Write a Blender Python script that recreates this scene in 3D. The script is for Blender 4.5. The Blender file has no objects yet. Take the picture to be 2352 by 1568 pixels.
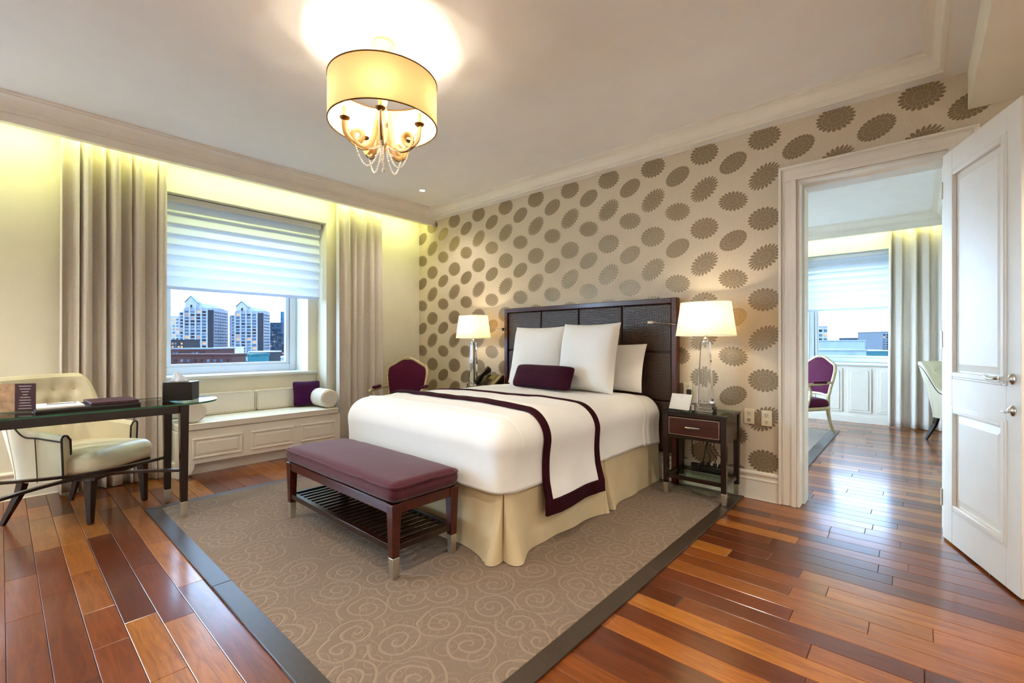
import bpy, bmesh, math, random
from mathutils import Vector, Matrix, noise
PI = math.pi
random.seed(7)
scene = bpy.context.scene
COL = scene.collection

# ------------------------------------------------------------------ camera
cam = bpy.data.cameras.new('camera')
cam.sensor_width = 36.0
cam.lens = 16.0
cam.shift_y = 0.0013
cam.clip_start = 0.05
cam.clip_end = 3000
camo = bpy.data.objects.new('camera', cam)
COL.objects.link(camo)
camo.location = (0, 0, 1.18)
camo.rotation_euler = (PI / 2, 0, math.radians(41.66))
scene.camera = camo

# ------------------------------------------------------------------ world, exposure
world = bpy.data.worlds.new('sky')
scene.world = world
world.use_nodes = True
bg = world.node_tree.nodes['Background']
bg.inputs[0].default_value = (0.56, 0.80, 1.10, 1)
bg.inputs[1].default_value = 9.5
vs = scene.view_settings
vs.view_transform = 'Standard'
vs.look = 'None'
vs.exposure = 1.5
vs.gamma = 1.0
vs.use_curve_mapping = False
cy = scene.cycles
cy.use_denoising = True
cy.max_bounces = 7
cy.diffuse_bounces = 4
cy.glossy_bounces = 3
cy.transmission_bounces = 6
cy.use_adaptive_sampling = True
cy.adaptive_threshold = 0.02
cy.use_light_tree = False
cy.transparent_max_bounces = 12
cy.sample_clamp_indirect = 6.0
cy.caustics_reflective = False
cy.caustics_refractive = False
POW_CHAND, POW_LAMP, POW_DOWN, POW_COVE = 12.5, 12.0, 38.0, 9.0

# ------------------------------------------------------------------ helpers
def lin(h):
    h = h.lstrip('#')
    o = []
    for i in (0, 2, 4):
        c = int(h[i:i + 2], 16) / 255
        o.append(c / 12.92 if c <= 0.04045 else ((c + 0.055) / 1.055) ** 2.4)
    return tuple(o) + (1,)

class MB:
    def __init__(s):
        s.v = []; s.f = []
    def add(s, vs_, fs):
        n = len(s.v)
        s.v += [tuple(p) for p in vs_]
        s.f += [tuple(i + n for i in q) for q in fs]
        return s
    def box(s, x0, x1, y0, y1, z0, z1):
        return s.add([(x0, y0, z0), (x1, y0, z0), (x1, y1, z0), (x0, y1, z0), (x0, y0, z1), (x1, y0, z1), (x1, y1, z1), (x0, y1, z1)],
                     [(0, 3, 2, 1), (4, 5, 6, 7), (0, 1, 5, 4), (1, 2, 6, 5), (2, 3, 7, 6), (3, 0, 4, 7)])
    def taper(s, a, b):  # a, b = (cx, cy, z, hx, hy) bottom and top rectangles
        q = []
        for cx, cy_, z, hx, hy in (a, b):
            q += [(cx - hx, cy_ - hy, z), (cx + hx, cy_ - hy, z), (cx + hx, cy_ + hy, z), (cx - hx, cy_ + hy, z)]
        return s.add(q, [(0, 3, 2, 1), (4, 5, 6, 7), (0, 1, 5, 4), (1, 2, 6, 5), (2, 3, 7, 6), (3, 0, 4, 7)])
    def grid(s, fn, nu, nv, wu=False, wv=False):
        n = len(s.v)
        cu = nu if wu else nu + 1
        cv = nv if wv else nv + 1
        for j in range(cv):
            for i in range(cu):
                s.v.append(tuple(fn(i / nu, j / nv)))
        for j in range(nv):
            for i in range(nu):
                a = n + j * cu + i; b = n + j * cu + (i + 1) % cu
                c = n + ((j + 1) % cv) * cu + (i + 1) % cu; d = n + ((j + 1) % cv) * cu + i
                s.f.append((a, b, c, d))
        return s
    def lathe(s, prof, n=24, c=(0, 0), caps=True):
        k = len(s.v)
        for r, z in prof:
            for i in range(n):
                a = 2 * PI * i / n
                s.v.append((c[0] + r * math.cos(a), c[1] + r * math.sin(a), z))
        for j in range(len(prof) - 1):
            for i in range(n):
                s.f.append((k + j * n + i, k + j * n + (i + 1) % n, k + (j + 1) * n + (i + 1) % n, k + (j + 1) * n + i))
        if caps:
            s.f.append(tuple(k + i for i in range(n))[::-1])
            m = k + (len(prof) - 1) * n
            s.f.append(tuple(m + i for i in range(n)))
        return s
    def tube(s, pts, r, n=8, closed=False, sq=None):
        pts = [Vector(p) for p in pts]
        k = len(s.v); m = len(pts)
        up = Vector((0, 0, 1))
        prev = None
        for i, p in enumerate(pts):
            if closed:
                t = pts[(i + 1) % m] - pts[i - 1]
            else:
                t = pts[min(i + 1, m - 1)] - pts[max(i - 1, 0)]
            t.normalize()
            if prev is None:
                a = up if abs(t.z) < 0.9 else Vector((1, 0, 0))
                u = (a - t * a.dot(t)).normalized()
            else:
                u = (prev - t * prev.dot(t)).normalized()
            prev = u
            w = t.cross(u)
            ri = r[i] if isinstance(r, (list, tuple)) else r
            for q in range(n):
                an = 2 * PI * q / n + (PI / 4 if n == 4 else 0)
                ru, rw = (ri, ri) if sq is None else (sq[0], sq[1])
                s.v.append(tuple(p + u * math.cos(an) * ru + w * math.sin(an) * rw))
        seg = m if closed else m - 1
        for i in range(seg):
            for q in range(n):
                a = k + i * n + q; b = k + i * n + (q + 1) % n
                j = (i + 1) % m
                s.f.append((a, b, k + j * n + (q + 1) % n, k + j * n + q))
        if not closed:
            s.f.append(tuple(k + q for q in range(n))[::-1])
            s.f.append(tuple(k + (m - 1) * n + q for q in range(n)))
        return s
    def prism(s, poly, h0, h1, ax='z'):
        n = len(poly); k = len(s.v)
        for h in (h0, h1):
            for a, b in poly:
                s.v.append((a, b, h) if ax == 'z' else ((h, a, b) if ax == 'x' else (a, h, b)))
        for i in range(n):
            s.f.append((k + i, k + (i + 1) % n, k + n + (i + 1) % n, k + n + i))
        s.f.append(tuple(range(k, k + n))[::-1])
        s.f.append(tuple(range(k + n, k + 2 * n)))
        return s
    def sphere(s, c, r, n=8, m=6, sc=(1, 1, 1)):
        return s.grid(lambda u, v: (c[0] + r * sc[0] * math.cos(2 * PI * u) * math.sin(PI * v), c[1] + r * sc[1] * math.sin(2 * PI * u) * math.sin(PI * v), c[2] - r * sc[2] * math.cos(PI * v)), n, m, wu=True)

def sh(o, smooth, ang=40):
    if smooth:
        o.data.polygons.foreach_set('use_smooth', [True] * len(o.data.polygons))
        o.data.set_sharp_from_angle(angle=math.radians(ang))

def obj(name, mb, mat, parent=None, smooth=False, bevel=0, W=False, seg=2, fix=False):
    me = bpy.data.meshes.new(name)
    vv = mb.v
    if W and parent is not None:
        root = parent
        while root.parent: root = root.parent
        mi = root.matrix_basis.inverted()
        vv = [tuple(mi @ Vector(p)) for p in vv]
    me.from_pydata(vv, [], mb.f)
    me.validate()
    if fix:
        b = bmesh.new(); b.from_mesh(me)
        bmesh.ops.remove_doubles(b, verts=b.verts, dist=1e-5)
        bmesh.ops.recalc_face_normals(b, faces=b.faces)
        b.to_mesh(me); b.free()
    if isinstance(mat, (list, tuple)):
        for m in mat: me.materials.append(m)
    else:
        me.materials.append(mat)
    o = bpy.data.objects.new(name, me)
    COL.objects.link(o)
    if parent is not None: o.parent = parent
    if bevel:
        b = o.modifiers.new('bevel', 'BEVEL')
        b.width = bevel; b.segments = seg; b.limit_method = 'ANGLE'; b.angle_limit = math.radians(35)
        smooth = True
    sh(o, smooth)
    return o

def inst(name, src, parent, loc=(0, 0, 0), rot=(0, 0, 0), color=None):
    o = bpy.data.objects.new(name, src.data)
    COL.objects.link(o)
    o.parent = parent; o.location = loc; o.rotation_euler = rot
    if color: o.color = color
    return o

def tag(o, label, cat, group=None, kind=None):
    o['label'] = label; o['category'] = cat
    if group: o['group'] = group
    if kind: o['kind'] = kind
    return o

def thing(name, label, cat, loc=(0, 0, 0), rz=0.0, group=None, kind=None):
    o = bpy.data.objects.new(name, None)
    o.empty_display_size = 0.1
    COL.objects.link(o)
    o.location = loc; o.rotation_euler = (0, 0, rz)
    o.matrix_basis = Matrix.Translation(loc) @ Matrix.Rotation(rz, 4, 'Z')
    return tag(o, label, cat, group, kind)

def copy_tree(o, parent=None):
    c = o.copy(); COL.objects.link(c); c.parent = parent
    for ch in list(o.children):
        copy_tree(ch, c)
    return c

def light(name, kind, loc, power, color, parent=None, size=0.03, rot=(0, 0, 0), spot=None, size_y=None, blend=0.4):
    l = bpy.data.lights.new(name, kind)
    l.energy = power; l.color = color
    if kind == 'AREA':
        l.size = size
        if size_y: l.shape = 'RECTANGLE'; l.size_y = size_y
        else: l.shape = 'DISK'
    else:
        l.shadow_soft_size = size
    if kind == 'AREA' and size_y: l.spread = math.radians(125)
    if spot: l.spot_size = math.radians(spot); l.spot_blend = blend
    o = bpy.data.objects.new(name, l)
    COL.objects.link(o)
    if parent is not None: o.parent = parent
    o.location = loc; o.rotation_euler = rot
    return o

# ------------------------------------------------------------------ node helpers
class NT:
    def __init__(s, name):
        s.m = bpy.data.materials.new(name)
        s.m.use_nodes = True
        s.t = s.m.node_tree
        s.b = s.t.nodes['Principled BSDF']
        s.out = s.t.nodes['Material Output']
    def n(s, typ, **kw):
        nd = s.t.nodes.new(typ)
        for k, v in kw.items(): setattr(nd, k, v)
        return nd
    def lk(s, a, b): s.t.links.new(a, b)
    def val(s, sock, v):
        if isinstance(v, bpy.types.NodeSocket): s.lk(v, sock)
        else: sock.default_value = v
    def math(s, op, a, b=0.0, c=0.0):
        nd = s.n('ShaderNodeMath', operation=op)
        s.val(nd.inputs[0], a); s.val(nd.inputs[1], b); s.val(nd.inputs[2], c)
        return nd.outputs[0]
    def mix(s, f, a, b):
        nd = s.n('ShaderNodeMix', data_type='RGBA')
        s.val(nd.inputs[0], f); s.val(nd.inputs[6], a); s.val(nd.inputs[7], b)
        return nd.outputs[2]
    def ramp(s, f, stops):
        nd = s.n('ShaderNodeValToRGB')
        e = nd.color_ramp.elements
        while len(e) < len(stops): e.new(0.5)
        for i, (p, c) in enumerate(stops):
            e[i].position = p; e[i].color = c
        s.lk(f, nd.inputs[0])
        return nd.outputs[0]
    def noise(s, vec=None, scale=5.0, detail=3.0, rough=0.5, dist=0.0, out=0):
        nd = s.n('ShaderNodeTexNoise')
        if vec is not None: s.lk(vec, nd.inputs['Vector'])
        nd.inputs['Scale'].default_value = scale; nd.inputs['Detail'].default_value = detail
        nd.inputs['Roughness'].default_value = rough; nd.inputs['Distortion'].default_value = dist
        return nd.outputs[out]
    def coord(s, which='Object'):
        return s.n('ShaderNodeTexCoord').outputs[which]
    def mapping(s, vec, scale=(1, 1, 1), loc=(0, 0, 0), rot=(0, 0, 0)):
        nd = s.n('ShaderNodeMapping')
        s.lk(vec, nd.inputs[0])
        nd.inputs[1].default_value = loc; nd.inputs[2].default_value = rot; nd.inputs[3].default_value = scale
        return nd.outputs[0]
    def bump(s, h, strength=0.3, dist=0.01):
        nd = s.n('ShaderNodeBump')
        nd.inputs['Strength'].default_value = strength; nd.inputs['Distance'].default_value = dist
        s.lk(h, nd.inputs['Height'])
        s.lk(nd.outputs[0], s.b.inputs['Normal'])
        return nd.outputs[0]
    def set(s, **kw):
        for k, v in kw.items():
            s.val(s.b.inputs[k.replace('_', ' ')], v)
        return s

def plain(name, hexc, rough=0.5, metal=0.0, spec=0.5, var=0.06, nscale=6.0, bump=0.0, bscale=80.0, sheen=0.0, coat=0.0):
    t = NT(name)
    c = lin(hexc)
    v = t.noise(t.coord(), nscale, 3)
    lo = tuple(x * (1 - var) for x in c[:3]) + (1,)
    hi = tuple(min(1, x * (1 + var)) for x in c[:3]) + (1,)
    t.lk(t.ramp(v, [(0.3, lo), (0.7, hi)]), t.b.inputs['Base Color'])
    t.set(Roughness=rough, Metallic=metal)
    t.b.inputs['Specular IOR Level'].default_value = spec
    if sheen: t.b.inputs['Sheen Weight'].default_value = sheen
    if coat:
        t.b.inputs['Coat Weight'].default_value = coat; t.b.inputs['Coat Roughness'].default_value = 0.08
    if bump: t.bump(t.noise(t.coord(), bscale, 4), bump, 0.004)
    return t.m

def emis(name, col, strength):
    t = NT(name)
    t.set(Base_Color=(col[0], col[1], col[2], 1))
    t.b.inputs['Specular IOR Level'].default_value = 0.05
    t.b.inputs['Base Color'].default_value = (0.02, 0.02, 0.02, 1)
    t.b.inputs['Emission Color'].default_value = (col[0], col[1], col[2], 1)
    t.b.inputs['Emission Strength'].default_value = strength
    t.m.cycles.emission_sampling = 'NONE'
    return t.m

def cloth(name, hexc, trans=0.3, var=0.05, tcol=None, weave=300.0, rough=0.8):
    # thin fabric: diffuse mixed with translucent
    t = NT(name)
    c = lin(hexc)
    v = t.noise(t.mapping(t.coord(), (1, 1, 0.25)), weave, 2)
    lo = tuple(x * (1 - var) for x in c[:3]) + (1,)
    colr = t.ramp(v, [(0.3, lo), (0.7, c)])
    t.lk(colr, t.b.inputs['Base Color'])
    t.set(Roughness=rough)
    t.b.inputs['Sheen Weight'].default_value = 0.15
    tr = t.n('ShaderNodeBsdfTranslucent')
    if tcol: tr.inputs[0].default_value = lin(tcol)
    else: t.lk(colr, tr.inputs[0])
    mx = t.n('ShaderNodeMixShader')
    mx.inputs[0].default_value = trans
    t.lk(t.b.outputs[0], mx.inputs[1]); t.lk(tr.outputs[0], mx.inputs[2])
    t.lk(mx.outputs[0], t.out.inputs[0])
    return t.m

def pane_glass(name, tint=(0.97, 0.99, 1.0), refl=0.06):
    t = NT(name)
    tr = t.n('ShaderNodeBsdfTransparent'); tr.inputs[0].default_value = tint + (1,)
    gl = t.n('ShaderNodeBsdfGlossy'); gl.inputs['Roughness'].default_value = 0.02
    fr = t.n('ShaderNodeFresnel'); fr.inputs[0].default_value = 1.5
    ge = t.n('ShaderNodeNewGeometry')
    f = t.math('MULTIPLY', fr.outputs[0], t.math('SUBTRACT', 1.0, ge.outputs['Backfacing']))
    mx = t.n('ShaderNodeMixShader')
    t.lk(f, mx.inputs[0]); t.lk(tr.outputs[0], mx.inputs[1]); t.lk(gl.outputs[0], mx.inputs[2])
    t.lk(mx.outputs[0], t.out.inputs[0])
    return t.m

def wood(name, dark, light_, rough=0.3, scale=(1, 14, 14), coat=0.25):
    t = NT(name)
    v = t.noise(t.mapping(t.coord(), scale), 3.0, 5, 0.6, 0.6)
    t.lk(t.ramp(v, [(0.25, lin(dark)), (0.75, lin(light_))]), t.b.inputs['Base Color'])
    t.set(Roughness=rough)
    t.b.inputs['Coat Weight'].default_value = coat; t.b.inputs['Coat Roughness'].default_value = 0.1
    return t.m

# ------------------------------------------------------------------ materials
def make_wallpaper():
    t = NT('wallpaper')
    sep = t.n('ShaderNodeSeparateXYZ'); t.lk(t.coord(), sep.inputs[0])
    X, Z = sep.outputs[0], sep.outputs[2]
    PX, PZ = 0.4385, 0.607
    masks = []; lines = []
    # x0, z0, half-width, half-height, tilt, petals, petal depth
    kinds = [(-0.857, 1.504, 0.114, 0.088, 0.0, 21, 0.18), (-0.857, 1.822, 0.122, 0.084, 0.62, 22, 0.28),
             (-1.076, 1.980, 0.108, 0.073, 0.42, 24, 0.10), (-1.076, 1.681, 0.111, 0.077, -0.16, 21, 0.22)]
    for x0, z0, a, b, tilt, n, dep in kinds:
        u = t.math('DIVIDE', t.math('SUBTRACT', X, x0), PX)
        u = t.math('MULTIPLY', t.math('SUBTRACT', u, t.math('ROUND', u)), PX)
        w = t.math('DIVIDE', t.math('SUBTRACT', Z, z0), PZ)
        w = t.math('MULTIPLY', t.math('SUBTRACT', w, t.math('ROUND', w)), PZ)
        c, s_ = math.cos(tilt), math.sin(tilt)
        p = t.math('DIVIDE', t.math('ADD', t.math('MULTIPLY', u, c), t.math('MULTIPLY', w, s_)), a)
        q = t.math('DIVIDE', t.math('SUBTRACT', t.math('MULTIPLY', w, c), t.math('MULTIPLY', u, s_)), b)
        r = t.math('SQRT', t.math('ADD', t.math('MULTIPLY', p, p), t.math('MULTIPLY', q, q)))
        th = t.math('DIVIDE', t.math('ARCTAN2', q, p), 2 * PI)
        r45 = t.math('MULTIPLY', r, 3.0)
        ring = t.math('FLOOR', r45)
        fr = t.math('FRACT', r45)
        ang = t.math('FRACT', t.math('ADD', t.math('MULTIPLY', th, n), t.math('MULTIPLY', ring, 0.5)))
        ab = t.math('MULTIPLY', t.math('ABSOLUTE', t.math('SUBTRACT', ang, 0.5)), 2.0)
        a2 = t.math('MULTIPLY', ab, ab)
        edge = t.math('SUBTRACT', 1.0, t.math('MULTIPLY', a2, dep))
        masks.append(t.math('LESS_THAN', r, edge))
        l1 = t.math('GREATER_THAN', ab, 0.80)
        l2 = t.math('LESS_THAN', fr, t.math('ADD', 0.05, t.math('MULTIPLY', a2, 0.22)))
        lines.append(t.math('MULTIPLY', t.math('MAXIMUM', l1, l2), masks[-1]))
    m = masks[0]; l = lines[0]
    for k in (1, 2, 3):
        m = t.math('MAXIMUM', m, masks[k]); l = t.math('MAXIMUM', l, lines[k])
    bgc = t.ramp(t.noise(t.mapping(t.coord(), (1, 1, 0.15)), 260, 2), [(0.3, lin('d6c7af')), (0.7, lin('ddcfb8'))])
    flc = t.mix(t.math('MULTIPLY', l, 0.55), lin('917f66'), lin('c6b69c'))
    t.lk(t.mix(m, bgc, flc), t.b.inputs['Base Color'])
    t.lk(t.math('MULTIPLY', m, 0.45), t.b.inputs['Metallic'])
    t.lk(t.math('SUBTRACT', 0.62, t.math('MULTIPLY', m, 0.20)), t.b.inputs['Roughness'])
    t.b.inputs['Specular IOR Level'].default_value = 0.35
    return t.m

def make_floorwood(use_attr):
    t = NT('floor_wood_joined' if use_attr else 'floor_wood')
    if use_attr:
        at = t.n('ShaderNodeAttribute', attribute_name='tone')
        base = at.outputs['Color']
        vec = t.n('ShaderNodeNewGeometry').outputs['Position']
    else:
        oi = t.n('ShaderNodeObjectInfo')
        base = oi.outputs['Color']
        va = t.n('ShaderNodeVectorMath', operation='MULTIPLY_ADD')
        t.lk(oi.outputs['Location'], va.inputs[0]); va.inputs[1].default_value = (3.7, 5.3, 1); t.lk(t.coord(), va.inputs[2])
        vec = va.outputs[0]
    g = t.noise(t.mapping(vec, (1.6, 16, 1)), 2.2, 5, 0.62, 1.4)
    g2 = t.noise(t.mapping(vec, (5, 60, 1)), 3.0, 3, 0.6, 0.4)
    k = t.math('ADD', t.math('MULTIPLY', g, 0.75), t.math('MULTIPLY', g2, 0.25))
    dk = t.n('ShaderNodeVectorMath', operation='MULTIPLY'); t.lk(base, dk.inputs[0]); dk.inputs[1].default_value = (0.62, 0.55, 0.50)
    hi = t.n('ShaderNodeVectorMath', operation='MULTIPLY'); t.lk(base, hi.inputs[0]); hi.inputs[1].default_value = (1.18, 1.2, 1.22)
    f = t.n('ShaderNodeMapRange'); t.lk(k, f.inputs[0]); f.inputs[1].default_value = 0.34; f.inputs[2].default_value = 0.66
    t.lk(t.mix(f.outputs[0], dk.outputs[0], hi.outputs[0]), t.b.inputs['Base Color'])
    t.lk(t.math('ADD', 0.26, t.math('MULTIPLY', g2, 0.12)), t.b.inputs['Roughness'])
    t.b.inputs['Specular IOR Level'].default_value = 0.2
    t.b.inputs['Coat Weight'].default_value = 0.6; t.b.inputs['Coat IOR'].default_value = 1.55; t.b.inputs['Coat Roughness'].default_value = 0.16
    t.bump(g2, 0.06, 0.002)
    return t.m

def make_rug():
    t = NT('rug_pile')
    co = t.n('ShaderNodeNewGeometry').outputs['Position']
    mp = t.mapping(co, (1, 1, 0))
    wob = t.n('ShaderNodeVectorMath', operation='MULTIPLY_ADD')
    t.lk(t.noise(mp, 6, 2, out=1), wob.inputs[0]); wob.inputs[1].default_value = (0.05, 0.05, 0); t.lk(mp, wob.inputs[2])
    masks = []
    for sc, k, seed in ((5.2, 22.0, 0.0), (8.5, 34.0, 3.7)):
        vo = t.n('ShaderNodeTexVoronoi', voronoi_dimensions='2D', feature='F1')
        mpo = t.n('ShaderNodeVectorMath', operation='ADD'); t.lk(wob.outputs[0], mpo.inputs[0]); mpo.inputs[1].default_value = (seed, seed * 1.7, 0)
        t.lk(mpo.outputs[0], vo.inputs['Vector']); vo.inputs['Scale'].default_value = sc; vo.inputs['Randomness'].default_value = 0.85
        sub = t.n('ShaderNodeVectorMath', operation='SUBTRACT'); t.lk(mpo.outputs[0], sub.inputs[0]); t.lk(vo.outputs['Position'], sub.inputs[1])
        sp = t.n('ShaderNodeSeparateXYZ'); t.lk(sub.outputs[0], sp.inputs[0])
        cs = t.n('ShaderNodeSeparateColor'); t.lk(vo.outputs['Color'], cs.inputs[0])
        r = t.math('SQRT', t.math('ADD', t.math('MULTIPLY', sp.outputs[0], sp.outputs[0]), t.math('MULTIPLY', sp.outputs[1], sp.outputs[1])))
        th = t.math('DIVIDE', t.math('ARCTAN2', sp.outputs[1], sp.outputs[0]), 2 * PI)
        sg = t.math('SUBTRACT', t.math('MULTIPLY', t.math('GREATER_THAN', cs.outputs[0], 0.5), 2.0), 1.0)
        ph = t.math('FRACT', t.math('ADD', t.math('ADD', t.math('MULTIPLY', r, k), t.math('MULTIPLY', th, sg)), t.math('MULTIPLY', cs.outputs[1], 3.0)))
        d = t.math('ABSOLUTE', t.math('SUBTRACT', ph, 0.5))
        mr = t.n('ShaderNodeMapRange', interpolation_type='SMOOTHSTEP'); t.lk(d, mr.inputs[0])
        mr.inputs[1].default_value = 0.07; mr.inputs[2].default_value = 0.17; mr.inputs[3].default_value = 1.0; mr.inputs[4].default_value = 0.0
        inner = t.math('LESS_THAN', r, 0.62 / sc)
        masks.append(t.math('MULTIPLY', mr.outputs[0], inner))
    m = t.math('MAXIMUM', masks[0], t.math('MULTIPLY', masks[1], 0.55))
    fine = t.noise(co, 420, 2)
    base = t.ramp(fine, [(0.3, lin('6f5c4c')), (0.7, lin('836f5c'))])
    t.lk(t.mix(t.math('MULTIPLY', m, 0.34), base, lin('a8917a')), t.b.inputs['Base Color'])
    t.set(Roughness=0.95)
    t.b.inputs['Specular IOR Level'].default_value = 0.1
    t.b.inputs['Sheen Weight'].default_value = 0.12
    t.bump(t.math('SUBTRACT', t.math('MULTIPLY', fine, 0.35), m), 0.5, 0.006)
    return t.m

def make_ribbed(name, hexc, axis, freq, rough=0.75, sheen=0.6):
    t = NT(name)
    sp = t.n('ShaderNodeSeparateXYZ'); t.lk(t.coord(), sp.inputs[0])
    w = t.math('SINE', t.math('MULTIPLY', sp.outputs[axis], freq))
    c = lin(hexc)
    t.lk(t.ramp(t.math('ADD', t.math('MULTIPLY', w, 0.5), 0.5), [(0.0, tuple(x * 0.55 for x in c[:3]) + (1,)), (0.7, c)]), t.b.inputs['Base Color'])
    t.set(Roughness=rough)
    t.b.inputs['Specular IOR Level'].default_value = 0.12
    t.b.inputs['Sheen Weight'].default_value = sheen
    t.bump(w, 0.35, 0.006)
    return t.m

def make_croc():
    t = NT('embossed_leather')
    sp = t.n('ShaderNodeSeparateXYZ'); t.lk(t.coord(), sp.inputs[0])
    sx = t.math('ADD', t.math('MULTIPLY', sp.outputs[0], 64.0), t.math('MULTIPLY', t.noise(t.coord(), 14, 2), 3.0))
    sz = t.math('ADD', t.math('MULTIPLY', sp.outputs[2], 44.0), t.math('MULTIPLY', t.noise(t.coord(), 11, 2), 3.0))
    ax = t.math('ABSOLUTE', t.math('SINE', t.math('MULTIPLY', sx, PI)))
    az = t.math('ABSOLUTE', t.math('SINE', t.math('MULTIPLY', sz, PI)))
    h = t.math('POWER', t.math('MULTIPLY', ax, az), 0.4)
    t.lk(t.ramp(h, [(0.1, lin('080403')), (0.8, lin('422b1d'))]), t.b.inputs['Base Color'])
    t.set(Roughness=0.33)
    t.b.inputs['Specular IOR Level'].default_value = 0.6
    t.bump(h, 0.5, 0.003)
    return t.m

M = {}
M['paint'] = plain('wall_paint_cream', 'efe8d4', 0.7, var=0.02, bump=0.03, bscale=200)
M['ceil'] = plain('ceiling_paint', 'f1eeea', 0.8, var=0.015, bump=0.02, bscale=160)
M['trim'] = plain('trim_white', 'f0e9dc', 0.42, var=0.02)
M['trimcool'] = plain('window_white', 'e2e6e8', 0.35, var=0.015)
M['paper'] = make_wallpaper()
M['subfloor'] = plain('subfloor_dark', '1a0f0a', 0.9)
M['wood_floor'] = make_floorwood(False)
M['wood_floor_j'] = make_floorwood(True)
M['rug'] = make_rug()
M['rugborder'] = plain('rug_border_satin', '3a2d22', 0.36, var=0.15, nscale=40, bump=0.12, bscale=300)
M['curtain'] = cloth('curtain_silk', 'f5ebde', 0.16, 0.10, weave=160)
M['blind'] = cloth('blind_sheer', 'eaf0f8', 0.46, 0.02)
M['glass'] = pane_glass('window_pane')
M['tinted'] = pane_glass('tinted_window_pane', (0.56, 0.59, 0.62))
M['darkwood'] = wood('espresso_wood', '120603', '280e07', 0.26, coat=0.12)
M['redwood'] = wood('mahogany_wood', '280a05', '56190b', 0.28, coat=0.12)
M['chrome'] = plain('polished_chrome', 'd8d6d2', 0.12, 1.0, var=0.02)
M['nickel'] = plain('brushed_nickel', 'd6cfc0', 0.36, 1.0, var=0.05)
M['white'] = plain('white_cotton', 'f3f0ea', 0.85, var=0.025, nscale=3, bump=0.10, bscale=14, sheen=0.15)
M['pillow'] = plain('white_pillowcase', 'f5f3ee', 0.85, var=0.02, nscale=5, bump=0.12, bscale=9, sheen=0.15)
M['skirt'] = plain('bed_skirt_linen', 'd6c19a', 0.85, var=0.04, nscale=9, bump=0.05, bscale=20)
M['purple'] = make_ribbed('purple_ribbed_velvet', '3a0822', 2, 330.0, sheen=0.05)
M['violet'] = make_ribbed('violet_ribbed_velvet', '430a45', 2, 330.0, sheen=0.1)
M['purplerib2'] = make_ribbed('plum_border_rib', '360716', 1, 700.0, sheen=0.0)
M['plum'] = plain('plum_velvet', '52202b', 0.8, var=0.14, nscale=30, bump=0.3, bscale=220, sheen=0.22, spec=0.2)
M['plumfab'] = plain('plum_upholstery', '4d0d2e', 0.75, var=0.14, nscale=40, bump=0.15, bscale=200, sheen=0.04, spec=0.15)
M['croc'] = make_croc()
M['leather'] = plain('cream_leather', 'e4dac0', 0.36, var=0.05, bump=0.06, bscale=160)
M['piping'] = plain('dark_piping', '221a16', 0.5)
M['linen'] = plain('seat_linen', 'e8e2d6', 0.85, var=0.03, bump=0.08, bscale=260)
M['gilt'] = plain('pale_gilt_wood', 'bfae86', 0.42, 0.15, var=0.2, nscale=40, bump=0.3, bscale=60)
M['brass'] = plain('antique_brass', '7a5a30', 0.3, 1.0)
M['armcream'] = plain('scroll_arm_cream', 'c9a468', 0.45, var=0.08)
M['cream'] = plain('cream_enamel', 'e9cf95', 0.4, var=0.05)
M['shadecloth'] = cloth('lampshade_linen', 'f4e6c4', 0.55, 0.04, tcol='ffe9bd', weave=400)
M['drum'] = cloth('drum_shade_organza', 'e6c896', 0.19, 0.05, tcol='efc383', weave=500)
M['pearl'] = plain('pearl_bead', 'efe9da', 0.2, var=0.03, coat=0.5)
M['black'] = plain('black_plastic', '120f0c', 0.3)
M['olive'] = plain('phone_face_olive', '6b5b25', 0.35)
M['plate'] = plain('switch_plate_ivory', 'e8dcbf', 0.35)
M['tissue'] = cloth('tissue_paper', 'f4f2ee', 0.4, 0.02)
M['paperw'] = plain('white_card', 'f0eee4', 0.6)
M['burg'] = plain('burgundy_cover', '3e1526', 0.4)
M['tan'] = plain('tan_card', 'caa888', 0.6, var=0.3, nscale=25)
M['gold'] = plain('gold_lacquer', '8a6a2a', 0.35, 0.6)
t_ = NT('desk_glass')
t_.set(Base_Color=(0.72, 0.93, 0.82, 1), Roughness=0.02)
t_.b.inputs['Transmission Weight'].default_value = 1.0
t_.b.inputs['IOR'].default_value = 1.5
M['deskglass'] = pane_glass('desk_glass_face', (0.80, 0.93, 0.88))
M['glassedge'] = plain('green_glass_edge', '1f5a3a', 0.1, var=0.2)
t_ = NT('lead_crystal')
t_.set(Base_Color=(1, 1, 1, 1), Roughness=0.0)
t_.b.inputs['Transmission Weight'].default_value = 1.0
t_.b.inputs['IOR'].default_value = 1.5
M['crystal'] = t_.m

# ------------------------------------------------------------------ room dimensions (metres, camera above the origin)
YW = 3.81      # wallpapered wall
XW = -5.09     # window wall
ZC = 2.905     # ceiling
ZS = 2.785     # soffit below the tray
YB = -2.6      # wall behind the camera
XR = 1.7       # side wall
YF = 8.43      # window wall of the sitting room
DX0, DX1, DZ = -0.646, 0.14, 2.346

def S(o, label, cat): return tag(o, label, cat, kind='structure')

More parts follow.
